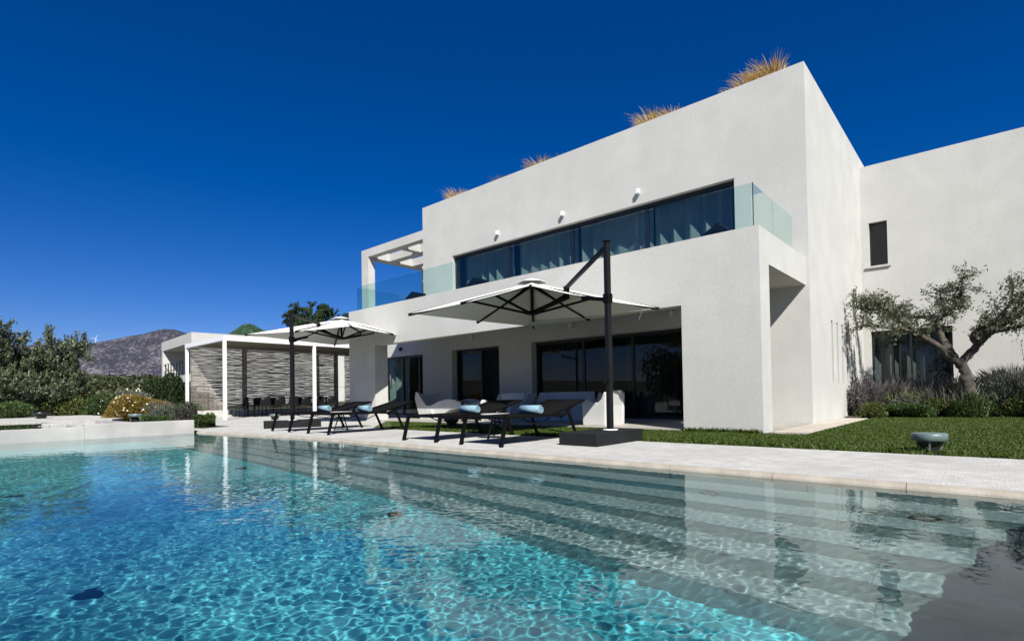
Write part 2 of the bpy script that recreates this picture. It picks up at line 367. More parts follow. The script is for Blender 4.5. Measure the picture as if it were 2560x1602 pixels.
def ridge(name, mat, pts, r0, base, depth, seed, label=None):
    az = np.radians(np.linspace(pts[0][0], pts[-1][0], 260)); el = np.interp(np.degrees(az), [p[0] for p in pts], [p[1] for p in pts])
    g = np.random.default_rng(seed); m = 60; t = np.linspace(0, 1, m); V = []
    nse = sum(np.sin(az[:, None]*f+ph+t[None]*q)*a for f, ph, q, a in [(60, .3, 7, .5), (170, 1, 15, .3), (390, 2, 29, .18), (800, .5, 60, .1)])
    H = np.tan(np.radians(el))*r0+.8
    for j, tt in enumerate(t):
        if tt <= .7: rr = r0-depth*(1-tt/.7); hz = base+(H-base)*np.sin(tt/.7*np.pi/2)**1.15
        else: rr = r0+depth*(tt-.7)*3; hz = H-(H-base)*((tt-.7)/.3)**1.5
        hz = hz+nse[:, j]*(H-base)*.035*np.sin(min(tt/.7, 1)*np.pi)
        V.append(np.stack([np.sin(az)*rr, np.cos(az)*rr, hz], 1))
    V = np.array(V).reshape(-1, 3); n = len(az); i = (np.arange(m-1)[:, None]*n+np.arange(n-1)[None]).ravel()
    tag(np_mesh(name, V, np.stack([i, i+1, i+n+1, i+n], 1), mat, smooth=True), kind='structure')
ridge('mountain', M['mountain'], [(-100, 3.2), (-92, 4.1), (-84, 4.6), (-81.0, 4.95), (-79.6, 4.98), (-78.0, 5.5), (-76.5, 5.85), (-74.9, 6.35), (-73.9, 6.45), (-72.8, 6.1), (-71, 4.9), (-69, 4.0), (-64, 3.2), (-50, 2.5)], 6000, -5, 1500, 3)
ridge('green_hill', M['greenhill'], [(-72, 3.5), (-70.0, 5.9), (-69.0, 6.6), (-68.5, 7.0), (-68.1, 7.22), (-67.8, 7.28), (-67.4, 7.2), (-66.8, 6.85), (-65.6, 6.3), (-62, 4)], 3000, -5, 700, 5)
def turbine():
    a = R(-79.55); x, y = math.sin(a)*5900, math.cos(a)*5900; z = math.tan(R(4.85))*5900
    t = thing('wind_turbine', 'tiny white wind turbine standing on the ridge of the rocky mountain', 'wind turbine', (x, y, z))
    MB().tube([(x, y, z-10), (x, y, z+62)], [2.2, 1.3], 8).build('tower', M['turbine'], t)
    MB().box(x-4, x+4, y-2, y+2, z+60, z+64).build('nacelle', M['turbine'], t)
    for k in range(3):
        an = R(62+120*k); d = Vector((math.cos(a)*math.cos(an), -math.sin(a)*math.cos(an), math.sin(an)))
        p = Vector((x+5, y, z+62)); MB().tube([p, p+d*10, p+d*38], [1.2, 1.7, .4], 5).build('blade', M['turbine'], t)
turbine()

# ------------------------------------------------------------------ deck, lawn, paths
YE = 5.62
def deck():
    MB().prism([(-33, YE+.095), (-15.9, 5.175), (-11.2, YE+.095), (.51, YE+.095), (30, YE+.095), (30, 8.24), (-10.9, 8.24), (-12.6, 8.4), (-15.65, 10.95), (-17.8, 10.95), (-17.8, 14.37), (-23, 14.37), (-23, 24), (-33, 24)], -.3, 0).build('deck', M['deck']) 
    MB().box(.86, 1.52, -4, YE+.09, -.03, 0).build('deck', M['deck'])  # thin slab over the added undercut, shaped to let sunlight through the water
    MB().box(1.52, 30, -4, YE+.09, -.3, 0).build('deck', M['deck'])
    MB().box(-31, 30, -28, -4.35, -.3, 0).build('deck', M['deck'])
    for o in C.objects:
        if o.name.startswith('deck'): tag(o, kind='structure')
deck()
LAWN = [(-15.6, 10.93), (-12.6, 8.42), (-10.9, 8.26), (30, 8.26), (30, 22.5), (-2.55, 22.5), (-2.55, 10.6), (-3.1, 10.6), (-3.1, 10.87), (-4.95, 10.87), (-4.95, 10.93)]
tag(MB().prism(LAWN, -.25, .004).build('lawn', M['lawn']), kind='structure')
tag(MB().box(-17.75, -3.28, 10.96, 14.36, -.2, .03).build('patio', M['patio']), kind='structure')
for k, (a, b) in enumerate([(11.5, 12.55), (12.56, 13.6), (13.61, 14.65), (14.66, 15.7), (15.71, 16.75), (16.76, 17.8)]):
    tag(MB().box(-3.17 if a > 14.3 else -3.25, -2.57, max(a, 10.9), b, -.2, .012+.003*(k % 2)).build('path', M['path'], bevel=.008), kind='structure')
def lawn_blades():
    n = 420000; P = np.stack([rng.uniform(-15.6, 9, n), rng.uniform(8.2, 20.5, n)], 1)
    x, y = P[:, 0], P[:, 1]
    ok = np.where(y < 10.9, (y > 8.26+.02*rng.normal(size=n)) & ((x > -10.9) | (y-8.3 > (-11.6-x)*.70)), (x > -2.55))
    d = np.hypot(x, y); ok &= rng.uniform(size=n) < np.clip(11/d, .2, 1)**1.2
    P = P[ok]; P = np.column_stack([P, np.zeros(len(P))])
    V, F = blade_geo(P, .032, .016, .9)
    tag(np_mesh('lawn_grass', V, F, M['blade']), 'short dense green lawn grass between the pool deck and the house', 'grass', kind='stuff')
    # longer tufts along the wall foot and deck edge
    q = [(rng.uniform(-4.8, -3.3), 10.82) for _ in range(700)]+[(rng.uniform(-10, 12), 8.27) for _ in range(2600)]
    q = np.array(q)+rng.normal(0, .03, (len(q), 2)); V, F = blade_geo(np.column_stack([q, np.zeros(len(q))]), .10, .016, .6)
    tag(np_mesh('edge_grass', V, F, M['blade']), 'uneven longer grass fringe along the deck edge and wall foot', 'grass', kind='stuff')
lawn_blades()

# ------------------------------------------------------------------ pool
XR, WL = .51, -.05
pool = thing('pool', None, None, (0, 0, 0), kind='structure')
def cau(o): o.cycles.is_caustics_receiver = True; return o
steps = [(5.60, -.25, -.579), (5.224, None, -.84), (4.908, None, -1.133), (4.561, None, -1.416), (4.231, None, -1.696), (3.925, None, -2.018)]
zt = [-.579, -.84, -1.133, -1.416, -1.696]; yr = [5.60, 5.224, 4.908, 4.561, 4.231, 3.925]
FLOOR = -2.018
def pool_shell():
    cau(MB().box(-15.9, XR, -4, 3.93, FLOOR-.2, FLOOR).build('floor', M['poolfloor'], pool))
    cau(MB().box(XR, XR+1.0, -4, YE+.1, -2.3, -.82).build('wall', M['poolwall'], pool)); cau(MB().box(1.30, 1.51, -4, YE+.1, -.82, -.04).build('wall', M['poolwall'], pool)); cau(MB().box(XR, 1.30, YE, YE+.1, -.82, -.06).build('wall', M['poolwall'], pool))  # upper end wall set back, an added undercut that lets sun reach the steps
    cau(MB().box(-16.2, XR+.3, -4.3, -4, -2.3, -.12).build('wall', M['poolwall'], pool))
    tw = 1.365; n = 13
    protos = {}
    def piece(kind, key, mb):
        if key not in protos: protos[key] = mb().mesh(kind, M['tile'])
        return protos[key]
    for s in range(6):
        top = -.25 if s == 0 else zt[s-1]; bot = FLOOR-.05 if s == 5 else zt[s]
        off = random.uniform(0, tw)
        me = MB().box(0, tw-.012, 0, .10, bot+.002, top-(.0 if s == 0 else .035)).mesh('riser_tile', M['tile_depth_tint' if s > 4 else 'tile'])
        for k in range(n+1):
            x = XR-off-k*tw
            if x < -16.3: continue
            o = bpy.data.objects.new('riser_tile', me); C.objects.link(o); o.parent = pool; cau(o)
            o.location = (x*K, (yr[s]+random.uniform(-.003, .003))*K, 0)
        o = cau(MB().box(-15.9, XR, yr[s]+.012, yr[s]+.09, bot-.01, top-.03).build('grout', M['poolwall'], pool)); o['kind'] = 'stuff'
        if s < 5:
            me = MB().box(0, tw-.010, 0, yr[s]-yr[s+1]+.004, zt[s]-.035, zt[s]).mesh('tread_tile', M['tile'])
            off = random.uniform(0, tw)
            for k in range(n+1):
                x = XR-off-k*tw
                if x < -16.3: continue
                o = bpy.data.objects.new('tread_tile', me); C.objects.link(o); o.parent = pool; cau(o)
                o.location = (x*K, (yr[s+1]-.006)*K, random.uniform(-.002, .001))
            cau(MB().box(-15.9, XR, yr[s+1]+.0, yr[s]+.01, zt[s]-.30, zt[s]-.008).build('bedding', M['poolwall'], pool))['kind'] = 'stuff'
    # coping stones
    def cope(p0, p1):
        d = Vector((p1[0]-p0[0], p1[1]-p0[1])); L = d.length; ang = math.atan2(d.y, d.x); m = max(1, round(L/1.02)); st = L/m
        prof = [(0, -.25), (0, -.07), (.012, -.035), (.04, -.012), (.075, -.001), (.095, 0), (.095, -.25)]
        me = MB().extr(prof, 'X', .0025, st-.0025, smooth=False).mesh('coping_stone', M['coping'])
        for k in range(m):
            o = bpy.data.objects.new('coping_stone', me); C.objects.link(o); o.parent = pool; cau(o)
            o.location = ((p0[0]+d.x*k/m)*K, (p0[1]+d.y*k/m)*K, random.uniform(-.0015, .0015)); o.rotation_euler[2] = ang
    cope((-15.88, 5.08), (-11.2, YE)); cope((-11.2, YE), (XR, YE))
    MB().box(XR, .858, -4, YE, -.03, 0).build('coping_stone', M['coping'], pool, bevel=.008)
    MB().box(-15.9, XR, -4.35, -4, -.25, 0).build('coping_stone', M['coping'], pool, bevel=.03)
    # drain covers on the floor, round lamps in the risers
    for x, y in [(-5.03, .87), (-8.95, .86), (-4.97, 3.60), (-9.07, 3.56), (-13.2, 3.5)]:
        cau(MB().lathe([(.085, FLOOR), (.085, FLOOR+.02), (.07, FLOOR+.03)], x, y, 28).build('floor_drain', M['black'], pool))
    for x in (-13.4, -9.6, -6.9, -5.2, -3.75, -2.05, -.38):
        z = -.71
        o = MB(); i = 0
        for a in range(24):
            t0, t1 = 2*math.pi*a/24, 2*math.pi*(a+1)/24
            for (ra, rb) in ((.078, .094),):
                o.quad((x+ra*math.cos(t0), 5.205, z+ra*math.sin(t0)), (x+rb*math.cos(t0), 5.205, z+rb*math.sin(t0)), (x+rb*math.cos(t1), 5.205, z+rb*math.sin(t1)), (x+ra*math.cos(t1), 5.205, z+ra*math.sin(t1)))
        cau(o.build('lamp_ring', M['clearish'], pool, solid=.02))
pool_shell()
def water():
    def axis(a, b, f):
        out = [a]; 
        while out[-1] < b: out.append(min(b, out[-1]+f(out[-1])))
        return np.array(out)
    xs = axis(-15.9, 1.29, lambda x: .0085*max(1, (abs(x)-3.2)/3.4)); ys = axis(-4, YE, lambda y:   .0086*(4.0 if y < -1.35 else 1+max(0, y-2.2)*.14))
    X, Y = np.meshgrid(xs, ys); Z = np.zeros_like(X)
    g = np.random.default_rng(5)
    calm = .50+.50*np.clip((4.6-Y)/3.0, 0, 1)           # calmer over the steps
    calm = calm*(.55+.10*np.clip((-X)/3.5, 0, 1))
    dist = np.hypot(X, Y); dx = np.gradient(xs); dy = np.gradient(ys); Hs = np.maximum(dx[None, :], dy[:, None])
    patch = .9+.12*np.sin(X*.9+1.3*np.sin(Y*.8))*np.sin(Y*1.1+.7)
    for k in range(95):
        L = math.exp(g.uniform(math.log(.036), math.log(.125))); a = g.uniform(0, 2*np.pi); ph = g.uniform(0, 6.28); q = 2*np.pi/L
        fade = np.clip((L/Hs-3.2)/2.5, 0, 1)
        Z += .000068*(L/.1)**1.75*np.sin(q*(X*math.cos(a)+Y*math.sin(a))+ph)*fade
    for k in range(10):
        L = g.uniform(.25, .9); a = g.uniform(0, 2*np.pi); ph = g.uniform(0, 6.28); q = 2*np.pi/L
        Z += .00036*(L/.5)*np.sin(q*(X*math.cos(a)+Y*math.sin(a))+ph)
    Z = WL+Z*calm*patch
    V = np.stack([X, Y, Z], -1).reshape(-1, 3); n = len(xs); i = (np.arange(len(ys)-1)[:, None]*n+np.arange(n-1)[None]).ravel()
    o = np_mesh('water', V, np.stack([i, i+1, i+n+1, i+n], 1), M['water'], smooth=True)
    o.cycles.is_caustics_caster = True; tag(o, kind='structure')
    print('water verts', len(V))
water()

# raised basin on the left
def basin():
    t = thing('raised_basin', 'raised stone basin with dark water behind the far pool wall', 'basin', (-15.9, 2, 0))
    MB().box(-16.2, -15.9, 2.73, 5.05, -2.3, .30).build('wall', M['basin'], t, bevel=.01)
    cau(MB().box(-16.03, -15.9, -4.3, 2.73, -2.3, .245).build('wall', M['basin'], t, bevel=.01))
    MB().box(-21.3, -16.2, 2.60, 2.76, -1, .255).build('partition', M['basin'], t)
    MB().box(-21.3, -16.04, -4.3, 2.60, -1.2, -.6).build('floor', M['poolwall'], t)
    MB().box(-21.3, -16.04, -4.29, 2.595, .15, .232).build('water_surface', M['basinwater'], t)
    MB().prism([(-21.3, -4.3), (-21.3, 4.35), (-24.2, 5.6), (-31, 5.2), (-31, -4.3)], -.6, .262).build('coping', M['deck'], t)
    MB().box(-21.3, -16.2, 2.77, 3.9, -.5, .10).build('shelf', M['marble'], t)
    MB().box(-21.3, -16.2, 3.9, 4.1, -.5, .25).build('partition', M['basin'], t)
    MB().box(-16.98, -16.68, 2.22, 2.52, -.2, .30).build('stone_block', M['deck'], t, bevel=.01)
    MB().box(-17.75, -17.4, 2.18, 2.52, -.2, .30).build('stone_block', M['deck'], t, bevel=.01)
    MB().prism([(-16.2, 4.1), (-16.2, 5.04), (-20.0, 5.6), (-20.5, 4.4), (-20.5, 4.1)], -.3, .2).build('planting_soil', M['soil'], t)
basin()
tag(MB().prism([(-27, 5.35), (-26.6, 6.5), (-23.5, 7.0), (-19.5, 6.55), (-17.7, 6.6), (-17.3, 5.7), (-19.8, 5.3)], -.2, .01).build('planting_bed', M['soil']), kind='structure')

# ------------------------------------------------------------------ house
YU, YL, XC = 14.374, 10.894, -3.185
villa = thing('villa', 'large white two-storey modern villa with long upper window band and deep covered terrace', 'house', (-10, YU, 0))
YW = 21.6
def P(name, mb, mat, par=villa, **k): return mb.build(name, M[mat], par, **k)
doors = [(-20.9, -17.84, .05, 2.63), (-16.0, -13.43, .05, 2.66), (-11.88, -6.40, .05, 2.65)]
P('facade_wall', MB().wall('Y', YU, .34, -17.72, XC, 0, 8.78, [(-15.9, -4.89, 3.95, 6.42)]+[(max(d[0], -17.72), d[1], d[2], d[3]) for d in doors[1:]]), 'stucco')
P('facade_wall', MB().wall('Y', YU, .34, -22.3, -17.721, 0, 3.9, [(-20.9, -17.84, .05, 2.63)]), 'stucco')
slits = [(16.62+.665*k, 16.62+.665*k+.22, 1.0, 2.71) for k in range(5)]
P('side_wall', MB().wall('X', XC-.30, .30, YU+.341, YW, 0, 8.78, slits), 'stucco')
P('side_wall', MB().box(XC-.34, XC-.301, YU+.341, YW, 0, 8.78), 'stucco')
P('side_wall', MB().box(XC-.34, XC, YW, 27, 0, 8.78), 'stucco')
P('side_wall', MB().box(-17.72, -17.38, YU+.341, 27, 0, 8.78), 'stucco')
P('side_wall', MB().box(-22.3, -21.96, YU+.341, 24, 0, 3.9), 'stucco')
P('back_wall', MB().box(-22.3, XC-.34, 27, 27.3, 0, 8.78), 'stucco')
P('roof_slab', MB().box(-17.38, XC-.34, YU+.341, 27, 8.2, 8.5), 'stucco')
P('roof_slab', MB().box(-22.3, -17.721, YU+.341, 24, 3.9, 4.0), 'deck')
# covered terrace
P('terrace_beam', MB().wall('Y', YL, .31, -17.82, -3.266, 0, 4.03, [(-16.16, -4.86, -.01, 2.664)]), 'stucco')
P('column', MB().box(-17.82, -16.16, YL+.311, YL+.53, 0, 3.36), 'stucco')
P('column', MB().box(-4.86, -3.265, YL+.311, YL+.578, 0, 3.357), 'stucco')
P('terrace_side', MB().box(-3.56, -3.265, YL+.311, YU, 3.357, 4.03), 'stucco')
P('terrace_side', MB().box(-17.82, -17.52, YL+.311, YU, 3.36, 4.03), 'stucco')
P('terrace_floor', MB().box(-17.52, -3.56, YL+.311, YU, 3.36, 3.96), 'stucco')
# wing
P('wing_wall', MB().wall('Y', YW, .34, XC, 9, 0, 8.39, [(-2.95, -2.44, 4.97, 6.44), (-2.97, -.84, .05, 2.77)]), 'stucco')
P('wing_wall', MB().box(8.66, 9, YW+.341, 30, 0, 8.39), 'stucco'); P('wing_roof', MB().box(XC, 8.66, YW+.341, 30, 8.0, 8.2), 'stucco')
P('wing_wall', MB().box(XC, 9, 30, 30.3, 0, 8.39), 'stucco')
# upper roof frame with square openings
def roof_frame():
    x0, x1, y0, y1, z0, z1 = -22.34, -17.725, YU, 18.4, 7.48, 7.85
    hx = [(-21.8, -19.75), (-19.42, -17.95)]; hy = [(14.72, 15.60), (16.02, 17.0), (17.4, 18.1)]
    m = MB(); xs = sorted({x0, x1, *sum(hx, ())}); ys = sorted({y0, y1, *sum(hy, ())})
    def solid(a, b): return x0 < a < x1 and y0 < b < y1 and not any(p < a < q for p, q in hx) or (x0 < a < x1 and y0 < b < y1 and not any(p < b < q for p, q in hy))
    for i in range(len(xs)-1):
        for j in range(len(ys)-1):
            a, b = (xs[i]+xs[i+1])/2, (ys[j]+ys[j+1])/2
            if solid(a, b): m.box(xs[i], xs[i+1], ys[j], ys[j+1], z0, z1)
    bmx = m
    f = P('roof_frame', MB(), 'stucco') if False else None
    me = m.mesh('roof_frame', M['stucco'], ORG[villa.name])
    b = bmesh.new(); b.from_mesh(me)     # drop the inner faces shared by neighbouring cells
    seen = {}
    for fc in b.faces: seen.setdefault(tuple(round(c, 4) for c in fc.calc_center_median()), []).append(fc)
    bmesh.ops.delete(b, geom=[fc for v in seen.values() if len(v) > 1 for fc in v], context='FACES_ONLY')
    bmesh.ops.remove_doubles(b, verts=b.verts, dist=1e-4); b.to_mesh(me); b.free()
    o = bpy.data.objects.new('roof_frame', me); C.objects.link(o); o.parent = villa
    P('frame_post', MB().box(x0, -21.78, YU, YU+.36, 4.0, z0), 'stucco')
    P('frame_post', MB().box(x0, -21.9, 18.0, 18.4, 4.0, z0), 'stucco')
roof_frame()
# interiors
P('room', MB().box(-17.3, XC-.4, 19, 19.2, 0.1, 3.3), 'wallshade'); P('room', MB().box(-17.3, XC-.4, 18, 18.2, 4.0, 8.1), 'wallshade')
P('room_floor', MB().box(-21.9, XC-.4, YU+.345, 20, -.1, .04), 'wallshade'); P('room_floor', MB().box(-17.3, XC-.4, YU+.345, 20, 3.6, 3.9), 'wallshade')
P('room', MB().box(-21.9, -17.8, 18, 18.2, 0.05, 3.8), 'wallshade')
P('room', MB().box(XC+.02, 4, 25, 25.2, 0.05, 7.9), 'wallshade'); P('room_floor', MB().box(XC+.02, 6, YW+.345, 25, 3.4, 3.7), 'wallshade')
# windows
def window(x0, x1, z0, z1, y, cuts, fw=.075, sill=None, depth=.09, label=None):
    f = MB()
    xs = [x0]+cuts+[x1]
    f.box(x0, x1, y, y+depth, z1-fw, z1); f.box(x0, x1, y, y+depth, z0, z0+fw)
    for k, x in enumerate(xs):
        a = x if k == 0 else (x-fw if k == len(xs)-1 else x-fw/2)
        f.box(a, a+fw, y, y+depth, z0+fw, z1-fw)
    w_ = f.build('window', M['frame'], villa)
    if label: w_['label'] = label
    for a, b in zip(xs[:-1], xs[1:]):
        MB().box(a+fw*.6, b-fw*.6, y+.03, y+.045, z0+fw*.8, z1-fw*.8).build('pane', M['window'], w_)
    if sill: MB().box(*sill).build('sill', M['basin'], w_)
    return w_
window(-15.9, -4.89, 3.95, 6.42, YU+.16, [-13.0, -10.2, -7.5], .11, label='long dark upper window band with four panes')
window(-20.9, -17.84, .05, 2.63, YU+.10, [-19.35, -18.2], .08)
window(-16.0, -13.43, .05, 2.66, YU+.26, [-14.6], .09)
window(-11.88, -6.40, .05, 2.65, YU+.26, [-9.9, -8.1], .09, label='wide dark terrace door with three panes')
window(-2.95, -2.44, 4.97, 6.44, YW+.14, [], .05, sill=(-3.05, -2.36, YW-.06, YW+.30, 4.90, 4.968))
window(-2.97, -.84, .05, 2.77, YW+.12, [-1.9], .06)
def curtain(x0, x1, z0, z1, y, mat, label, amp=.13, wl=.46, group='curtains behind the windows'):
    n = int((x1-x0)/.035); m = MB(); pts = []; ph = random.uniform(0, 6); x = x0
    for k in range(n+1):
        x = x0+(x1-x0)*k/n; ph += .035*2*math.pi/wl*random.uniform(.6, 1.5)
        pts.append((x+.02*math.sin(ph*2), y+amp*math.sin(ph)*(.65+.35*math.sin(x*1.7))))
    for (a, b) in zip(pts[:-1], pts[1:]): m.quad((*a, z0), (*b, z0), (*b, z1), (*a, z1), True)
    o = m.build('curtain', M[mat]); tag(o, label, 'curtain', group)
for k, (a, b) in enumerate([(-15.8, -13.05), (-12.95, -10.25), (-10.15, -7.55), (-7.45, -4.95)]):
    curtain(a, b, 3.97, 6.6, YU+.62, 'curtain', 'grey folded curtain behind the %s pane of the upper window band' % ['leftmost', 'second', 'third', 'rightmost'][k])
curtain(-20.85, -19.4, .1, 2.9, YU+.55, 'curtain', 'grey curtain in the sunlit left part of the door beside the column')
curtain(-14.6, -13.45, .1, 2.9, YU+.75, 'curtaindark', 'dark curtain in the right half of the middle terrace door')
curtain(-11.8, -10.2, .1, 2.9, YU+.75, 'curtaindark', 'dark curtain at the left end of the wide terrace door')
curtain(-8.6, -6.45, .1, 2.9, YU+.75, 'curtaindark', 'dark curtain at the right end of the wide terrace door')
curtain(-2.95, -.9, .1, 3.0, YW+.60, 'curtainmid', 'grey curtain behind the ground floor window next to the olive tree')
# wall lamps
def wall_lamp(x, z, y, label, group, mat='whitemetal'):
    t = thing('wall_lamp', label, 'wall lamp', (x, y, z), group)
    MB().box(x-.035, x+.035, y-.03, y-.001, z-.07, z+.09).build('bracket', M[mat], t)
    MB().box(x-.05, x+.05, y-.13, y-.031, z-.07, z+.07).build('lamp_body', M[mat], t, bevel=.01)
for k, (x, z) in enumerate([(-13.36, 6.78), (-10.41, 6.78), (-7.64, 6.78)]):
    wall_lamp(x, z, YU, 'small white wall lamp above the upper window band, %s of three' % ['leftmost', 'middle', 'rightmost'][k], 'lamps above the upper window')
for k, (x, z) in enumerate([(-14.79, 3.06), (-10.16, 3.05), (-6.67, 3.05)]):
    wall_lamp(x, z, YU, 'small pale wall lamp under the terrace ceiling %s' % ['over the middle door', 'above the left part of the wide door', 'above the right end of the wide door'][k], 'lamps under the terrace ceiling')
wall_lamp(-19.3, 2.93, YU, 'small dark wall lamp above the door beside the left column', 'lamps under the terrace ceiling', 'frame')
# glass balustrade
def balustrade():
    t = thing('glass_balustrade', 'frameless green-tinted glass balustrade around the upper terrace', 'balustrade', (-10, 11.14, 3.96))
    xs = [-17.64, -15.6, -13.2, -10.8, -8.4, -6.0, -3.46]
    for a, b in zip(xs[:-1], xs[1:]): MB().box(a+.006, b-.006, 11.13, 11.148, 3.965, 4.965).build('glass_panel', M['railglass'], t)
    for x in (-3.46, -17.65):
        for a, b in ((11.155, 12.5), (12.515, 14.0)): MB().box(x, x+.018, a, b, 3.965, 4.965 if x > -10 else 4.965).build('glass_panel', M['railglass'], t)
    MB().box(-3.44, -3.428, 11.128, 11.15, 3.965, 4.965).build('edge_strip', M['frame'], t)
    MB().box(-17.66, -3.42, 11.10, 11.18, 3.961, 4.02).build('base_channel', M['frame'], t)
balustrade()

# ------------------------------------------------------------------ roof plants
def tuft(name, label, x, y, z, r, h, n, mat, group, lean=(0, 0, 0)):
    m = int(n*1.15); a = rng.uniform(0, 6.28, m); q = rng.uniform(0, 1, m)**.6*r*.45
    Pp = np.stack([x+np.cos(a)*q, y+np.sin(a)*q, np.full(m, z)], 1)
    D = np.stack([np.cos(a)*q/r*.95+lean[0], np.sin(a)*q/r*.95+lean[1], np.zeros(m)], 1)
    H = h*rng.uniform(.6, 1.1, m); k = 7; ts = np.linspace(0, 1, k)
    tip = unit(D+np.array([0, 0, 1.6])+rng.normal(0, .15, (m, 3)))
    t = rng.uniform(0, 6.28, m); sd = np.stack([np.cos(t), np.sin(t), np.zeros(m)], 1)
    V = []; F = []
    for j, tt in enumerate(ts):
        c = Pp+tip*(H*tt)[:, None]+D*(tt**2.2*.55*H)[:, None]-np.array([0, 0, 1])*(tt**3*.25*H)[:, None]
        w = .0095*(1-tt)**.5+.002; V += [c-sd*w, c+sd*w]
    V = np.stack(V, 1).reshape(-1, 3)
    base = np.arange(m)[:, None]*(2*k); F = np.concatenate([np.stack([base[:, 0]+2*j, base[:, 0]+2*j+1, base[:, 0]+2*j+3, base[:, 0]+2*j+2], 1) for j in range(k-1)])
    tag(np_mesh(name, V, F, M[mat]), label, 'plant', group)
G1 = 'ornamental grasses on the roof edge'
lean = (-.16, 0, 0)
for (x, r, h, n, mat, lab) in [(-16.1, .55, .95, 420, 'pampas', 'golden feathery grass tuft at the left end of the roof edge'),
    (-13.55, .5, .76, 330, 'greyplant', 'grey shrubby plant on the roof edge beside the leftmost golden grass'),
    (-11.75, .5, .92, 330, 'pampas', 'small golden grass tuft on the roof edge above the second wall lamp'),
    (-10.75, .3, .68, 200, 'greyplant', 'tiny grey plant on the roof edge near its middle'),
    (-7.45, .42, 1.05, 420, 'pampas', 'pale golden grass tuft on the roof edge above the rightmost wall lamp'),
    (-6.85, .42, .85, 380, 'pampas', 'drooping golden grass tuft touching the pale one on the roof edge'),
    (-4.95, .25, .72, 220, 'pampas', 'short thin golden tuft left of the tallest roof grasses'),
    (-4.58, .28, 1.0, 360, 'pampas', 'upright golden grass tuft next to the tallest one on the roof'),
    (-4.05, .32, 1.12, 480, 'pampas', 'tallest golden feather grass on the roof near the villa corner')]:
    tuft('roof_grass', lab, x, 14.95, 8.5, r, h, n, mat, G1, lean)

# ------------------------------------------------------------------ garden pergola with stick screens
def pergola():
    t = thing('pergola', 'white garden pergola with horizontal stick screens beside the villa', 'pergola', (-26.5, 12, 0))
    X0, X1, Y0, Y1 = -28.85, -24.2, 8.86, 17.6
    for x, y in ((X1, Y0), (X0, Y0), (X1, 12.9), (X1, 17.3)): MB().box(x-.062, x+.062, y-.062, y+.062, 0, 3.36).build('post', M['whitemetal'], t)
    MB().box(X0-.07, X1+.07, Y0-.07, Y0+.06, 3.361, 3.56).build('beam', M['whitemetal'], t)
    MB().box(X1-.06, X1+.07, Y0+.061, Y1, 3.361, 3.56).build('beam', M['whitemetal'], t)
    MB().box(X0-.07, X0+.06, Y0+.061, Y1, 3.361, 3.56).build('beam', M['whitemetal'], t)
    MB().box(X0+.061, X1-.061, Y0+.061, Y1, 3.45, 3.54).build('roof', M['roofunder'], t)
    MB().box(X0-.12, X0+.12, Y0+.141, Y1, 0, .34).build('plinth', M['stucco'], t)
    MB().box(X0+.121, X1-1.2, 17.2, Y1, 0, .34).build('plinth', M['stucco'], t)
    for y in (11.5, 14.05, 16.7): MB().box(X0-.02, X0+.16, y-.09, y+.09, .341, 3.44).build('screen_post', M['slat'], t)
    g = random.Random(4)
    def stick(L, seed):
        gg = random.Random(seed); m = MB(); n = 9; pts = []; ra = []
        for k in range(n+1):
            pts.append((gg.uniform(-.012, .012), L*k/n, gg.uniform(-.014, .014))); ra.append(gg.uniform(.0155, .0245))
        m.tube(pts, ra, 5); return m.mesh('screen_slat', M['slat'])
    bays = [(9.02, 2.40), (11.42, 2.62), (14.04, 2.70)]
    for (y0, L) in bays:
        var = [stick(L+.04, s) for s in range(8)]; z = .40
        while z < 3.42:
            o = bpy.data.objects.new('screen_slat', g.choice(var)); C.objects.link(o); o.parent = t
            o.location = ((X0+g.uniform(-.015, .015)+26.5)*K, (y0-12)*K, z*K); o.rotation_euler = (g.uniform(-.006, .006), g.uniform(0, 6.28), 0)
            z += .0485
    var = [stick(3.3, 40+s) for s in range(6)]; z = .40
    while z < 3.42:
        o = bpy.data.objects.new('screen_slat', g.choice(var)); C.objects.link(o); o.parent = t
        o.location = ((X0+26.5)*K, (17.3-12+g.uniform(-.01, .01))*K, z*K); o.rotation_euler = (0, 0, -math.pi/2); z += .0495
    MB().box(X0+.45, X0+.70, 10.55, 10.65, .10, .32).build('socket_box', M['frame'], t)
pergola()
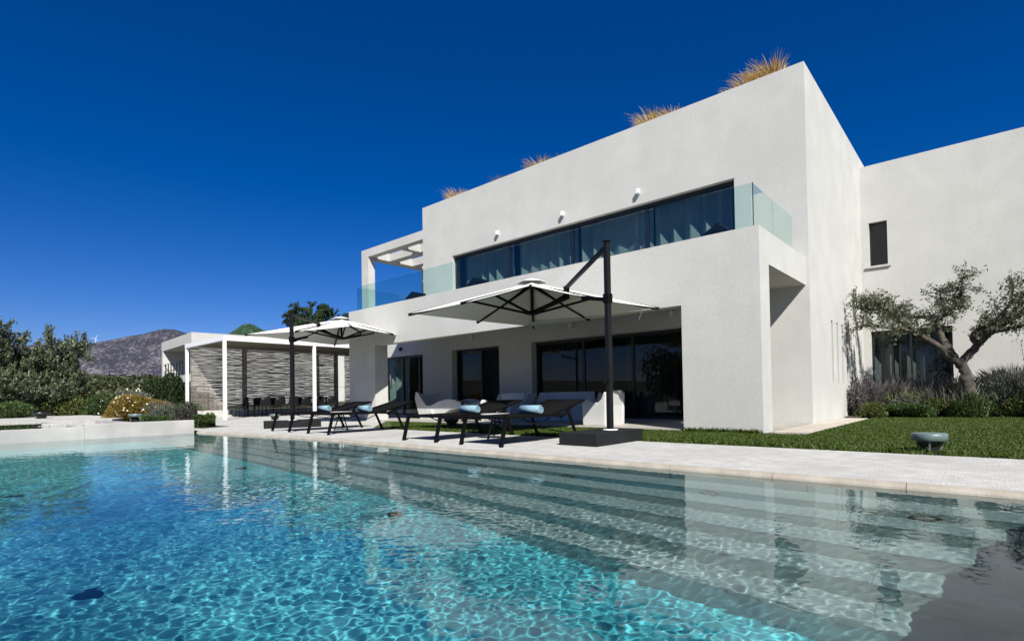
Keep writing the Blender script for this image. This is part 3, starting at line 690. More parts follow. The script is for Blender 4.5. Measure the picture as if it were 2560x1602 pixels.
# dining set under the pergola
def dining():
    t = thing('dining_table', 'long dark dining table under the pergola', 'table', (-26.9, 12.7, 0))
    MB().box(-27.4, -26.4, 10.9, 14.9, .86, .91).build('tabletop', M['anth'], t, bevel=.01)
    for x in (-27.3, -26.55):
        for y in (11.0, 14.75): MB().box(x, x+.07, y, y+.07, 0, .86).build('leg', M['black'], t)
    c = thing('dining_chair', None, 'chair', (0, 0, 0), 'dark chairs around the pergola table')
    # shell faces -X (towards the table); back on +X side
    m = MB(); n = 10
    prof = [(-.26, .545), (-.1, .52), (.08, .52), (.17, .56), (.225, .66), (.25, .80), (.262, .95)]
    rows = []
    for k, (x, z) in enumerate(prof):
        row = []
        for j in range(n+1):
            s = j/n*2-1; w_ = .27-.02*(k > 4)*(k-4); bend = .06*s*s if k > 2 else .02*s*s
            row.append((x-bend*(1.2 if k > 2 else 0), s*w_*(1-.10*(abs(s) > .9)*(k in (0, 6))), z+(.03*s*s if k < 3 else 0)))
        rows.append(row)
    for a, b in zip(rows[:-1], rows[1:]):
        for j in range(n): m.quad(a[j], a[j+1], b[j+1], b[j], True)
    m.build('shell', M['anth'], c, solid=.02)
    for sx in (-.2, .2):
        for sy in (-.2, .2): MB().tube([(sx*.8, sy*.85, .53), (sx*1.15, sy*1.12, 0)], .014, 6).build('leg', M['black'], c)
    pos = [((-26.9, 10.62, 0), R(90), 'dark chair at the near left end of the pergola table'),
           ((-26.02, 11.3, 0), 0, 'dark chair at the pergola table between the end chair and the next'),
           ((-26.02, 12.0, 0), 0, 'dark chair at the pergola table just left of the umbrella pole'),
           ((-26.02, 12.68, 0), 0, 'dark chair at the pergola table hidden partly by the umbrella pole'),
           ((-26.02, 13.34, 0), 0, 'dark chair at the pergola table just left of the middle white post'),
           ((-26.02, 14.05, 0), 0, 'dark chair at the pergola table just right of the middle white post'),
           ((-26.02, 14.75, 0), 0, 'dark chair at the pergola table, rightmost of the row'),
           ((-27.85, 11.9, 0), R(180), 'dark chair on the far side of the pergola table near its left end'),
           ((-27.85, 12.7, 0), R(180), 'dark chair on the far side of the pergola table near its middle'),
           ((-27.85, 14.0, 0), R(180), 'dark chair on the far side of the pergola table near its right end')]
    first = True
    for loc, rz, lab in pos:
        if first: c.location = [v*K for v in loc]; c.rotation_euler[2] = rz-R(0); c['label'] = lab; first = False
        else: dup(c, loc, rz, lab)
dining()

# ------------------------------------------------------------------ neighbour building
def neighbour():
    cx, cy = -50., 15.7; dL = Vector((-.9976, .0698)); dR = Vector((.0698, .9976))
    t = thing('neighbour_house', 'low white neighbour house with flat fascia, balcony railing and deep shaded terrace', 'house', (cx, cy, 0))
    def ob(name, a0, a1, b0, b1, z0, z1, mat):   # a along dL, b along dR
        pts = [Vector((cx, cy))+dL*a+dR*b for a, b in ((a0, b0), (a1, b0), (a1, b1), (a0, b1))]
        MB().prism([(p.x, p.y) for p in pts], z0, z1).build(name, M[mat], t)
    ob('roof_fascia', 0, 10.9, 0, 30, 5.75, 6.62, 'stucco_grey')
    ob('side_wall', 10.4, 10.9, 0.01, 8, 3.12, 5.749, 'stucco_grey')
    ob('wall', 0, 10.39, 6, 6.4, 3.12, 5.749, 'stucco_grey')
    ob('wall', -.02, .4, .01, 30, 2.0, 5.749, 'stucco')
    ob('terrace_floor', 0.41, 10.9, .0, 30, 2.5, 3.119, 'stucco')
    ob('wall', 0, 10.9, .4, 30, -1, 2.499, 'stucco_grey')
    for k in range(9):
        p = Vector((cx, cy))+dL*(2.4+k*1.05)+dR*.12
        MB().box(p.x-.035, p.x+.035, p.y-.035, p.y+.035, 3.12, 4.43).build('railing_post', M['frame'], t)
    for z in (4.40, 3.75, 3.3):
        a = Vector((cx, cy))+dL*2.3+dR*.12; b = Vector((cx, cy))+dL*10.9+dR*.12
        MB().bar((a.x, a.y, z), (b.x, b.y, z), .05).build('rail', M['frame'], t)
neighbour()

# ------------------------------------------------------------------ umbrellas
def umbrella(label, cx, cy, a, zr, za, phi, px, py, ptop, zc, blk, knuck, strap=False):
    t = thing('cantilever_umbrella', label, 'umbrella', (px, py, 0), 'cantilever umbrellas on the pool deck')
    bx, by, hx, hy, ang = blk
    MB().obox(bx, by, 0.001, .2, hx, hy, ang).build('base_block', M['block'], t, bevel=.012)
    MB().lathe([(.13, .2005), (.13, .215), (.08, .22)], px, py, 20).build('base_plate', M['whitemetal'], t)
    MB().obox(px, py, .205, ptop, .046, .046, phi).build('pole', M['anth'], t, bevel=.015)
    MB().obox(px, py, ptop+.001, ptop+.03, .052, .052, phi).build('pole_cap', M['black'], t, bevel=.008)
    MB().obox(px, py, zc-.12, zc+.04, .062, .062, phi).build('slide_carriage', M['black'], t, bevel=.015)
    MB().tube([(px, py+.07, 1.02), (px+.02, py-.18, 1.02), (px+.02, py-.19, .93)], .012, 6).build('crank_handle', M['black'], t)
    c, s = math.cos(phi), math.sin(phi)
    def W(u, v, z): return (cx+c*u-s*v, cy+s*u+c*v, z)
    # canopy: four panels with slightly hollow edges
    m = MB(); N = 14
    vent = .11
    def H(u, v):
        q = max(abs(u), abs(v)); e = min(abs(u), abs(v))
        sag = .045*math.sin(math.pi*min(q, 1))*(1-(e/q if q > 0 else 0))
        return za-(za-zr)*q-sag-.02*(q**3)*(1-(e/q if q else 0)**2)
    g = [[W(a*(i/N*2-1)*(1-.035*(1-abs(j/N*2-1)**2)*(abs(i/N*2-1) > .9)), a*(j/N*2-1)*(1-.035*(1-abs(i/N*2-1)**2)*(abs(j/N*2-1) > .9)), H(i/N*2-1, j/N*2-1)) for i in range(N+1)] for j in range(N+1)]
    for j in range(N):
        for i in range(N): 
            if (i < N//2) == (j < N//2): m.quad(g[j][i], g[j][i+1], g[j+1][i+1], g[j+1][i]) 
            else: m.quad(g[j][i+1], g[j+1][i+1], g[j+1][i], g[j][i])
    # triangulate along the hips by splitting quads is left to the renderer; smooth off keeps the panel creases
    can = m.build('canopy', M['canvas'], t, solid=.006)
    v = MB(); r0 = .26
    ring = [(-1, -1), (0, -1), (1, -1), (1, 0), (1, 1), (0, 1), (-1, 1), (-1, 0)]
    for k in range(8):
        p, q = ring[k], ring[(k+1) % 8]
        hz = lambda w_: za+.075-(.05 if abs(w_[0])+abs(w_[1]) == 2 else .015)-.05
        v.quad(W(0, 0, za+.085), W(p[0]*r0*.5, p[1]*r0*.5, za+.055), W(p[0]*r0*.5, p[1]*r0*.5, za+.055), W(q[0]*r0*.5, q[1]*r0*.5, za+.055))
        v.quad(W(p[0]*r0*.5, p[1]*r0*.5, za+.055), W(p[0]*r0, p[1]*r0, hz(p)), W(q[0]*r0, q[1]*r0, hz(q)), W(q[0]*r0*.5, q[1]*r0*.5, za+.055))
    v.build('vent_cap', M['canvas'], can, solid=.006)
    hub = W(0, 0, zr-.06 + 0.0)
    hz = hub[2]
    top = za-.06
    MB().obox(cx, cy, hz-.03, hz+.05, .11, .11, phi).build('hub', M['black'], t, bevel=.02)
    MB().obox(cx, cy, top-.05, top+.03, .09, .09, phi).build('top_hub', M['black'], t, bevel=.02)
    MB().bar((cx, cy, hz+.05), (cx, cy, top-.05), .05).build('mast', M['black'], t)
    for k in range(8):
        th = k*math.pi/4; ex = [(-1, -1), (0, -1), (1, -1), (1, 0), (1, 1), (0, 1), (-1, 1), (-1, 0)][k]
        cr = abs(ex[0])+abs(ex[1]) == 2; sc = 1.02
        rb = MB().bar(W(0, 0, top), W(ex[0]*a*sc, ex[1]*a*sc, zr-(.03 if cr else .045)-.0), .045, .06).build('rib', M['black'], t)
        f = .50 if cr else .55; z_ = top+(zr-.035-top)*f-.02
        MB().bar(W(ex[0]*.08, ex[1]*.08, hz), W(ex[0]*a*f, ex[1]*a*f, z_), .040, .045).build('stay', M['black'], t)
    kx, ky, kz = knuck
    MB().bar((px, py, ptop-.06), (kx, ky, kz), .055, .07).build('tie_arm', M['anth'], t)
    MB().obox(kx, ky, kz-.22, kz+.03, .045, .045, phi).build('knuckle', M['black'], t, bevel=.01)
    MB().bar((kx, ky, kz-.19), (cx, cy, hz+.01), .075, .07).build('lower_arm', M['black'], t)
    MB().bar((px, py, zc-.06), (px+(cx-px)*.28, py+(cy-py)*.28, zc+.12), .05, .07).build('support_arm', M['black'], t)
    if strap:
        e = W(a*.85, a*.9, zr+.02); pts = []
        MB().tube([(e[0], e[1], e[2]), (e[0]+.03, e[1], e[2]-.10), (e[0]-.02, e[1], e[2]-.2), (e[0]-.03, e[1], e[2]-.26)], .012, 5).build('tie_strap', M['whitemetal'], t)
umbrella('white cantilever umbrella on the dark block nearest to the wide terrace door', -7.52, 9.15, 1.92, 2.68, 3.30, R(-6.1), -4.79, 7.84, 3.37, 2.46,
         (-4.86, 7.70, .36, .73, 0), (-4.79-.9*1.45, 7.84+.434*1.45, 2.88), True)
umbrella('white cantilever umbrella in front of the stick screen pergola', -16.67, 9.90, 2.08, 2.94, 3.55, R(19.5), -15.22, 7.42, 3.36, 2.6,
         (-15.18+.30-.33, 6.57+.70+.14, .36, .76, R(-23)), (-15.22-.72, 7.42+1.24, 3.2))

# ------------------------------------------------------------------ sun loungers, towels, tables
def lounger():
    t = thing('sun_lounger', None, 'sun lounger', (0, 0, 0), 'black sun loungers on the deck', absolute=False)
    w_ = .46
    for s in (-1, 1):
        x = s*w_
        MB().bar((x, .10, .455), (x, 1.62, .455), .045, .045).build('side_rail', M['black'], t)
        MB().bar((x, .0, 0), (x, .13, .50), .045, .055).build('leg', M['black'], t)
        MB().bar((x, 2.06, 0), (x, 1.80, .52), .04, .05).build('leg', M['black'], t)
        MB().bar((x, 1.62, .455), (x, 1.84, .49), .045, .045).build('side_rail', M['black'], t)
        MB().bar((x*.93, 1.42, .465), (x*.93, 2.36, .70), .04, .04).build('back_rail', M['black'], t)
        MB().bar((x*.93, 1.98, .60), (x*.93, 1.60, .40), .025, .03).build('back_strut', M['black'], t)
        MB().tube([(x*.9, .55, .43), (x*.9, .8, .34), (x*.9, 1.05, .32), (x*.9, 1.3, .42)], .011, 5).build('brace', M['black'], t)
    MB().bar((-w_, .11, .455), (w_, .11, .455), .045, .045).build('cross_rail', M['black'], t)
    MB().bar((-w_*.93, 2.36, .70), (w_*.93, 2.36, .70), .04, .04).build('back_rail', M['black'], t)
    MB().bar((-w_, 1.6, .43), (w_, 1.6, .43), .03, .03).build('cross_rail', M['black'], t)
    m = MB(); prof = [(.10, .472), (.5, .462), (1.0, .458), (1.35, .462), (1.55, .488), (1.8, .550), (2.1, .625), (2.37, .715)]
    for (a, b) in zip(prof[:-1], prof[1:]): m.quad((-.44, a[0], a[1]), (.44, a[0], a[1]), (.44, b[0], b[1]), (-.44, b[0], b[1]), True)
    m.build('sling', M['sling'], t, solid=.012)
    return t
L0 = lounger()
spots = [(-7.80, 6.18, 0, 0, 'black sun lounger second from the near umbrella block, in front of the white sofas'),
         (-6.18, 6.14, 0, 0, 'black sun lounger with a light blue towel nearest to the dark umbrella block'),
         (-13.38, 6.21, 0, 0, 'black sun lounger whose front legs stand before the far umbrella base block'),
         (-11.48, 6.19, 0, 0, 'black sun lounger between the far umbrella and the gap in the lounger row')]
first = True
for x, y, z, rz, lab in spots:
    if first: L0.location = (x*K, y*K, z*K); L0['label'] = lab; first = False
    else: dup(L0, (x, y, z), rz, lab)
for x, y, z, rz, lab in [(-6.35, 13.55, 3.962, R(-90), 'black lounger on the upper terrace behind the glass at the right'),
                         (-18.4, 13.5, 3.962, R(-90), 'black lounger on the upper terrace at its left end'),
                         (-14.9, 13.5, 3.962, R(-90), 'black lounger on the upper terrace behind the parapet left of centre')]:
    o = dup(L0, (x, y, z), rz, lab); o['group'] = 'black loungers on the upper terrace'; o.scale = (.8, .62, 1.42)
def towel():
    m = MB(); n = 70; th = .012; pin = []; 
    for k in range(n+1):
        a = k/n*2*math.pi*2.6; r = .018+.064*k/n; pin.append((r*math.cos(-a-1.2), r*math.sin(-a-1.2)))
    for (p, q) in zip(pin[:-1], pin[1:]):
        m.quad((-.225, p[0], p[1]), (.225, p[0], p[1]), (.225, q[0], q[1]), (-.225, q[0], q[1]), True)
    o = m.build('rolled_towel', M['towel'], solid=.019)
    bpy.context.view_layer.update()
    return o
tw = towel()
for k, (x, y, rz, lab) in enumerate([(-6.16, 7.42, 0, 'light blue rolled towel on the lounger nearest to the umbrella block'), (-7.78, 7.45, .03, 'blue rolled towel on the second lounger from the near umbrella block'),
        (-11.46, 7.42, -.03, 'light blue rolled towel on the lounger left of the white garden chaise'), (-13.38, 7.42, .05, 'light blue rolled towel on the leftmost lounger')]):
    o = tw if k == 0 else tw.copy()
    if k: C.objects.link(o)
    o.scale[2] = .88; o.location = (x*K, y*K, (.472+.079)*K); o.rotation_euler[2] = rz; tag(o, lab, 'towel', 'rolled towels on the loungers')
def side_table(x, y, lab):
    t = thing('side_table', lab, 'table', (x, y, 0), 'low side tables between the loungers')
    MB().lathe([(.27, .455), (.275, .462), (.27, .475)], x, y, 32).build('tabletop', M['plastic'], t)
    for k in range(3):
        a = k*2.094+.4; MB().bar((x+.04*math.cos(a), y+.04*math.sin(a), .455), (x+.19*math.cos(a), y+.19*math.sin(a), 0), .022).build('leg', M['anth'], t)
side_table(-6.99, 7.35, 'small pale round side table between the two loungers near the umbrella block')
side_table(-12.43, 7.35, 'small pale round side table between the two left loungers')

# ------------------------------------------------------------------ moulded white terrace furniture
def chaise():
    t = thing('garden_chaise', 'sculpted white plastic chaise with tall pointed back at the terrace edge', 'chaise', (-14.6, 12.7, 0))
    top = [(0, .93), (.10, .90), (.30, .62), (.50, .42), (.72, .42), (1.05, .56), (1.40, .64), (1.75, .62), (1.98, .56), (2.02, .50)]
    bot = [(1.95, .44), (1.55, .38), (1.25, .20), (1.0, .03), (.85, .0), (.22, .0), (.10, .35), (-.03, .80)]
    top = [(u*1.2, z) for u, z in top]; bot = [(u*1.2, z) for u, z in bot]; x0 = -15.72; m = MB(); n = 7; ys = [12.30+i*(1.0)/n for i in range(n+1)]
    rings = []
    for j, y in enumerate(ys):
        s = abs(j/n*2-1); k = s**2.5
        ring = [(x0+u+.02*k, y, z+.10*k*(1 if i < 9 else 0)) for i, (u, z) in enumerate(top)]+[(x0+u, y, z*(1-.05*k)) for u, z in bot]
        rings.append(ring)
    m_ = len(rings[0])
    for a, b in zip(rings[:-1], rings[1:]):
        for i in range(m_): m.quad(a[i], a[(i+1) % m_], b[(i+1) % m_], b[i], False)
    for ring, rev in ((rings[0], 0), (rings[-1], 1)):
        i = len(m.v); m.v += ring; m.f.append(tuple(range(i, i+m_)) if rev else tuple(range(i+m_-1, i-1, -1))); m.sm.append(False)
    m.build('shell', M['plastic'], t, bevel=.018)
    m = MB(); m.extr([(x0+.70, .36), (x0+1.0, .38), (x0+1.18, .05), (x0+1.05, .0), (x0+.70, .0)], 'Y', 12.20, 12.298); m.build('side_fin', M['plastic'], t, bevel=.02)
chaise()
def shell_seat(name, label, cat, x, y, width, rz, group=None):
    t = thing(name, label, cat, (x, y, 0), group, absolute=False, rz=rz)
    h = width/2            # local: front at y=-.42, back at y=+.45
    arm = [(-.42, .02), (-.46, .60), (-.40, .70), (-.25, .69), (.0, .61), (.16, .60), (.30, .69), (.40, .87), (.47, .85), (.44, .02)]
    for s in (-1, 1):
        a0, a1 = (s*h, s*(h-.10)); MB().extr(arm, 'X', min(a0, a1), max(a0, a1)).build('arm', M['plastic'], t, bevel=.03)
    MB().extr([(-.41, .03), (-.44, .40), (.22, .36), (.30, .03)], 'X', -h+.105, h-.105).build('seat', M['plastic'], t, bevel=.03)
    bk = MB(); w0, w1 = h-.105, h-.03
    v = [(-w0, .24, .34), (w0, .24, .34), (w0, .36, .34), (-w0, .36, .34), (-w1*.82, .40, .90), (w1*.82, .40, .90), (w1*.82, .48, .90), (-w1*.82, .48, .90)]
    i = len(bk.v); bk.v += v
    for q in ((0, 3, 2, 1), (4, 5, 6, 7), (0, 1, 5, 4), (1, 2, 6, 5), (2, 3, 7, 6), (3, 0, 4, 7)): bk.f.append(q); bk.sm.append(False)
    bk.build('backrest', M['plastic'], t, bevel=.025)
    MB().box(-h+.06, h-.06, .36, .43, .03, .5).build('back_panel', M['plastic'], t)
    return t
shell_seat('armchair', 'moulded white plastic armchair facing the pool behind the sling backs', 'armchair', -11.4, 12.42, 1.28, 0, 'moulded white terrace seats')
shell_seat('sofa', 'moulded white plastic sofa in front of the wide terrace door', 'sofa', -9.75, 13.0, 2.55, 0, 'moulded white terrace seats')
shell_seat('armchair', 'moulded white plastic armchair seen from its sunlit side beside the umbrella pole', 'armchair', -7.40, 11.80, .95, R(-90), 'moulded white terrace seats').scale = (1, .76, 1)
def coffee_table():
    t = thing('coffee_table', 'low white frame table between the chaise and the armchair', 'table', (-12.9, 13.1, 0))
    MB().box(-13.4, -12.5, 12.9, 13.5, .55, .6).build('tabletop', M['basin'], t)
    for x in (-13.37, -12.57):
        for y in (12.92, 13.42): MB().box(x, x+.05, y, y+.05, .03, .55).build('leg', M['basin'], t)
    t = thing('pedestal_table', 'dark pedestal side table beside the white chaise', 'table', (-12.35, 11.5, 0))
    MB().lathe([(.20, .66), (.205, .67), (.20, .68)], -12.35, 11.5, 20).build('tabletop', M['black'], t)
    MB().tube([(-12.35, 11.5, .66), (-12.35, 11.5, .03)], .025, 8).build('stem', M['black'], t)
    MB().lathe([(.17, .004), (.17, .02), (.03, .035)], -12.35, 11.5, 20).build('foot', M['black'], t)
coffee_table()

# ------------------------------------------------------------------ mushroom garden lamps
def lamp(x, y, z, lab, mat='greenlamp', sc=1):
    t = thing('garden_lamp', lab, 'garden lamp', (x, y, z), 'low mushroom garden lamps')
    MB().lathe([(.19*sc, z+.14), (.200*sc, z+.146), (.203*sc, z+.225), (.19*sc, z+.236), (.05, z+.240)], x, y, 32).build('cap', M[mat], t)
    MB().lathe([(.115*sc, z+.0), (.12*sc, z+.02), (.105*sc, z+.05), (.135*sc, z+.10), (.165*sc, z+.139)], x, y, 28).build('reflector', M['darklamp'], t)
    for k in range(3):
        a = 2.094*k+.6; MB().bar((x+.14*sc*math.cos(a), y+.14*sc*math.sin(a), z), (x+.165*sc*math.cos(a), y+.165*sc*math.sin(a), z+.15), .02).build('fin', M['clearish'], t)
lamp(-.60, 8.72, 0, 'green-grey mushroom lamp on the lawn at the right', sc=.94)
lamp(-10.97, 9.80, 0, 'dark mushroom lamp on the grass seen beneath the loungers', 'darklamp')
lamp(-21.6, 9.8, 0, 'grey mushroom lamp on the deck in front of the pergola')
lamp(-26.0, 3.2, .262, 'dark bowl-shaped lamp on the far white coping at the left', 'darklamp', 1.3)
lamp(-20.2, 4.75, .2, 'green mushroom lamp among the plants above the stone wall')

# ------------------------------------------------------------------ vegetation
def merge(parts):
    V = []; F = []; o = 0
    for v, f in parts: V.append(v); F.append(f+o); o += len(v)
    return np.vstack(V), np.vstack(F)
def right_olive():
    Y0 = 19.7; sc = Y0/18.9
    t = thing('olive_tree', 'old gnarled olive tree with sparse crown beside the right wing wall', 'tree', (-.47*sc, Y0, 0))
    def p(x, z, dy=0): return Vector((x*sc, Y0+dy, .8+(z-.8)*sc))
    tk = MB()
    def limb(pts, rad, sub=5):
        # smooth and roughen
        out = []; rr = []
        for k in range(len(pts)-1):
            for q in range(sub):
                f = q/sub; a = pts[max(k-1, 0)]; b = pts[k]; c = pts[k+1]; d = pts[min(k+2, len(pts)-1)]
                v = .5*((2*b)+(c-a)*f+(2*a-5*b+4*c-d)*f*f+(3*b-a-3*c+d)*f**3)
                r_ = rad[k]*(1-f)+rad[k+1]*f
                out.append(v+Vector((random.uniform(-1, 1), random.uniform(-1, 1), random.uniform(-1, 1)))*r_*.14); rr.append(r_*random.uniform(.9, 1.12))
        out.append(pts[-1]); rr.append(rad[-1]); tk.tube(out, rr, 9); return out
    limb([p(-.42, .0), p(-.46, .9), p(-.50, 1.25), p(-.60, 1.52)], [.19, .15, .135, .13])
    limbs = []
    limbs.append(limb([p(-.60, 1.50), p(-.85, 1.72, -.1), p(-1.01, 1.95, -.2), p(-1.44, 2.32, -.5), p(-1.80, 2.72, -.8), p(-2.09, 3.02, -1.0), p(-2.40, 3.02, -1.2), p(-2.75, 3.1, -1.3)], [.12, .095, .08, .062, .065, .05, .03, .015]))
    limbs.append(limb([p(-.72, 1.62), p(-.92, 2.05, .1), p(-1.03, 2.45, .1), p(-1.04, 2.71, 0), p(-.75, 2.95, .1), p(-.55, 3.35, .2), p(-.50, 3.8, .2)], [.125, .10, .08, .062, .06, .04, .012]))
    limbs.append(limb([p(-1.04, 2.70), p(-1.35, 2.85, .3), p(-1.7, 2.9, .4), p(-2.1, 3.1, .3), p(-2.6, 3.35, .2), p(-2.95, 3.45, 0)], [.08, .06, .045, .035, .022, .01]))
    limbs.append(limb([p(-.60, 1.48), p(-.31, 1.85, .1), p(-.04, 2.18, .2), p(.25, 2.42, .3), p(.55, 2.66, .2), p(.95, 2.95, .1), p(1.2, 3.1, 0)], [.12, .095, .075, .058, .06, .04, .015]))
    limbs.append(limb([p(-.20, 1.98), p(-.33, 2.15, -.1), p(-.2, 2.35, -.3), p(.1, 2.5, -.5), p(.4, 2.9, -.5), p(.5, 3.35, -.4)], [.085, .07, .05, .04, .028, .012]))
    limbs.append(limb([p(.15, 2.28), p(.5, 2.32, -.2), p(.9, 2.45, -.4), p(1.35, 2.7, -.5)], [.06, .05, .035, .012]))
    limbs.append(limb([p(-.85, 2.9, .1), p(-.95, 3.2, .3), p(-1.0, 3.55, .3)], [.045, .03, .01]))
    limbs.append(limb([p(-1.5, 2.38, -.5), p(-1.8, 2.45, -.9), p(-2.2, 2.5, -1.3), p(-2.6, 2.6, -1.5)], [.04, .03, .02, .008]))
    tk.build('trunk', M['bark'], t)
    tw_ = MB(); pts = []; g = random.Random(9)
    for L in limbs:
        n = len(L)
        for k in range(int(n*.38), n):
            for q in range(3):
                a = L[k]; d = Vector((g.gauss(0, 1), g.gauss(0, .8), g.gauss(.45, .8))).normalized(); ln = g.uniform(.22, .55)
                m1 = a+d*ln*.5+Vector((0, 0, .04)); e = a+d*ln+Vector((g.uniform(-.1, .1), 0, g.uniform(-.05, .1)))
                tw_.tube([a, m1, e], [.012, .008, .004], 4, cap=False)
                for j in range(g.randint(12, 20)):
                    f = g.uniform(.2, 1.08); b = a+(e-a)*f; pts.append(b+Vector((g.gauss(0, .055), g.gauss(0, .055), g.gauss(0, .055))))
                if g.random() < .6:
                    d2 = (d+Vector((g.gauss(0, .8), g.gauss(0, .8), g.gauss(0, .8)))).normalized(); e2 = m1+d2*ln*.7; tw_.tube([m1, e2], [.007, .003], 4, cap=False)
                    for j in range(g.randint(10, 18)):
                        b = m1+(e2-m1)*g.uniform(.3, 1.1); pts.append(b+Vector((g.gauss(0, .05), g.gauss(0, .05), g.gauss(0, .05))))
    tw_.build('branches', M['twig'], t)['kind'] = 'stuff'
    Pn = np.array([tuple(v) for v in pts]); V, F = leaf_geo(Pn, .105, .036)
    np_mesh('crown', V, F, M['olive2'], t)
right_olive()

def bush(name, label, c, r, n, L, W, mat, cat='shrub', seed=0, stems=0, stem_h=.35, stem_mat=None, group=None, up=.6, floor=0., petals=0):
    t = thing(name, label, cat, (c[0], c[1], floor), group)
    Pp, d = blob_points(n, (c[0], c[1], c[2]), r, .38, seed=seed, floor=floor); dd = unit(Pp-np.array([c[0], c[1], floor]))+np.array([0, 0, up])
    V, F = leaf_geo(Pp, L, W, dd, .55); np_mesh('foliage', V, F, M[mat], t)
    if stems:
        g = np.random.default_rng(seed+5); a = g.uniform(0, 6.28, stems); q = np.sqrt(g.uniform(0, 1, stems))*.92
        B = np.stack([c[0]+np.cos(a)*q*r[0], c[1]+np.sin(a)*q*r[1], c[2]+r[2]*.80*np.sqrt(1-q**2*.8)-.08], 1)
        D = np.stack([np.cos(a)*q*.8, np.sin(a)*q*.8, np.zeros(stems)], 1)
        V, F = blade_geo(B, stem_h, .016, .18, D); np_mesh('stems', V, F, M[stem_mat or mat], t)['kind'] = 'stuff'
    if petals:
        Pq, _ = blob_points(petals*2, (c[0], c[1], c[2]), (r[0]*1.05, r[1]*1.05, r[2]*1.08), .08, seed=seed+3, floor=floor+.1); V, F = leaf_geo(Pq[:petals], .06, .05); np_mesh('flowers', V, F, M['petal'], t)['kind'] = 'stuff'
    return t
# right bed
GB = 'shrubs in the bed below the right wing'
tag(MB().prism([(-3.15, 17.9), (-2.4, 19.0), (0, 20.0), (9, 20.0), (9, 21.55), (-3.15, 21.55)], -.1, .05).build('planting_bed', M['soil']), kind='structure')
bed = [(-2.75, 19.1, .42, .42, .80, 'lav', 'purple-grey lavender clump at the corner of the side wall', 240, 'lavflower'),
       (-2.35, 19.9, .5, .5, .85, 'lav', 'grey lavender clump in front of the left edge of the ground floor window', 260, 'lavflower'),
       (-1.95, 19.45, .45, .4, .6, 'sage', 'low grey-green shrub at the front of the bed by the corner', 80, 'lime'),
       (-1.5, 20.3, .55, .5, .95, 'sage', 'silver-green shrub before the middle of the ground floor window', 140, 'lavflower'),
       (-1.15, 19.8, .45, .4, .60, 'lime', 'yellow-green low shrub at the front of the bed', 90, 'lav'),
       (-.75, 20.35, .5, .5, .92, 'lav', 'brown-grey lavender clump left of the olive trunk', 200, 'lavflower'),
       (-.35, 19.9, .45, .4, .62, 'green', 'mid green low shrub below the olive trunk', 60, 'green'),
       (.15, 20.3, .55, .5, 1.02, 'sage', 'grey-green rosemary shrub right of the olive trunk', 220, 'sage'),
       (.55, 19.85, .45, .4, .62, 'lime', 'bright lime leafy shrub at the front right of the bed', 90, 'sage'),
       (.95, 20.35, .55, .5, 1.06, 'sage', 'tall grey-green rosemary at the right edge of the view', 240, 'sage'),
       (1.5, 20.2, .6, .5, 1.0, 'lav', 'dark lavender clump at the far right of the bed', 200, 'lavflower'),
       (2.3, 20.3, .7, .6, .95, 'sage', 'rosemary shrub beyond the lavender at the right end', 160, 'sage'),
       (3.3, 20.3, .8, .6, .9, 'green', 'green shrub beyond the rosemary at the right end', 100, 'green')]
bed += [(-.55, 19.35, .42, .35, .55, 'green', 'small green shrub directly in front of the olive trunk', 80, 'lav'),
       (-2.0, 20.6, .5, .4, 1.0, 'lav', 'tall grey lavender at the back of the bed below the window middle', 260, 'lavflower'),
       (-1.75, 19.0, .5, .35, .40, 'green', 'low dark green edging shrub at the lawn near the path corner', 0, None),
       (.45, 20.9, .6, .4, 1.15, 'lav', 'tall grey-brown lavender against the wall right of the trunk', 300, 'lavflower'),
       (-2.7, 18.6, .40, .35, .38, 'lime', 'leafy low plant where the bed meets the side wall path', 40, 'green'),
       (1.1, 19.75, .5, .4, .6, 'green', 'dark green front shrub at the right edge of the bed', 60, 'green')]
for k, (x, y, rx, ry, h, mat, lab, st, sm) in enumerate(bed):
    bush('bed_shrub', lab, (x, y, h*.50), (rx*1.25, ry*1.1, h*.72), 9500 if mat != 'lime' else 7600, .085 if mat != 'lime' else .06, .020 if mat in ('lav', 'sage') else .028, mat, seed=k, stems=st, stem_h=.38, stem_mat=sm, group=GB, up=1.0)
def wispy(x, y, h, lab, n=46, mat='lavflower', seed=1, sp=.35):
    t = thing('tall_wispy_plant', lab, 'plant', (x, y, 0)); g = random.Random(seed); m = MB(); pts = []
    for k in range(n):
        a = g.uniform(0, 6.28); q = g.uniform(.1, 1)*sp; e = Vector((x+q*math.cos(a), y+q*math.sin(a)*.8, h*g.uniform(.55, 1.05)))
        b = Vector((x+.25*q*math.cos(a), y+.2*q*math.sin(a), 0)); mid = (b+e)/2+Vector((g.uniform(-.05, .05), 0, .05)); m.tube([b, mid, e], [.008, .006, .003], 4, cap=False)
        for j in range(16):
            f = g.uniform(.5, 1.0); p = b+(e-b)*f+Vector((g.gauss(0, .025), g.gauss(0, .025), g.gauss(0, .02))); pts.append(tuple(p))
    m.build('stems', M['twig'], t)['kind'] = 'stuff'
    V, F = leaf_geo(np.array(pts), .06, .025, np.array([[0, 0, 1.]]*len(pts)), .8); np_mesh('flowers', V, F, M[mat], t)['kind'] = 'stuff'
wispy(-2.95, 18.55, 1.0, 'thin tall grey-purple salvia stems against the side wall', 60, seed=1, sp=.38)
wispy(-2.85, 19.3, 1.45, 'tall bare purple stalks in the corner of the two walls', 50, seed=2, sp=.42)
wispy(.95, 19.6, 2.0, 'tall lavender-coloured flower spikes at the right edge below the olive crown', 46, seed=3, sp=.5)

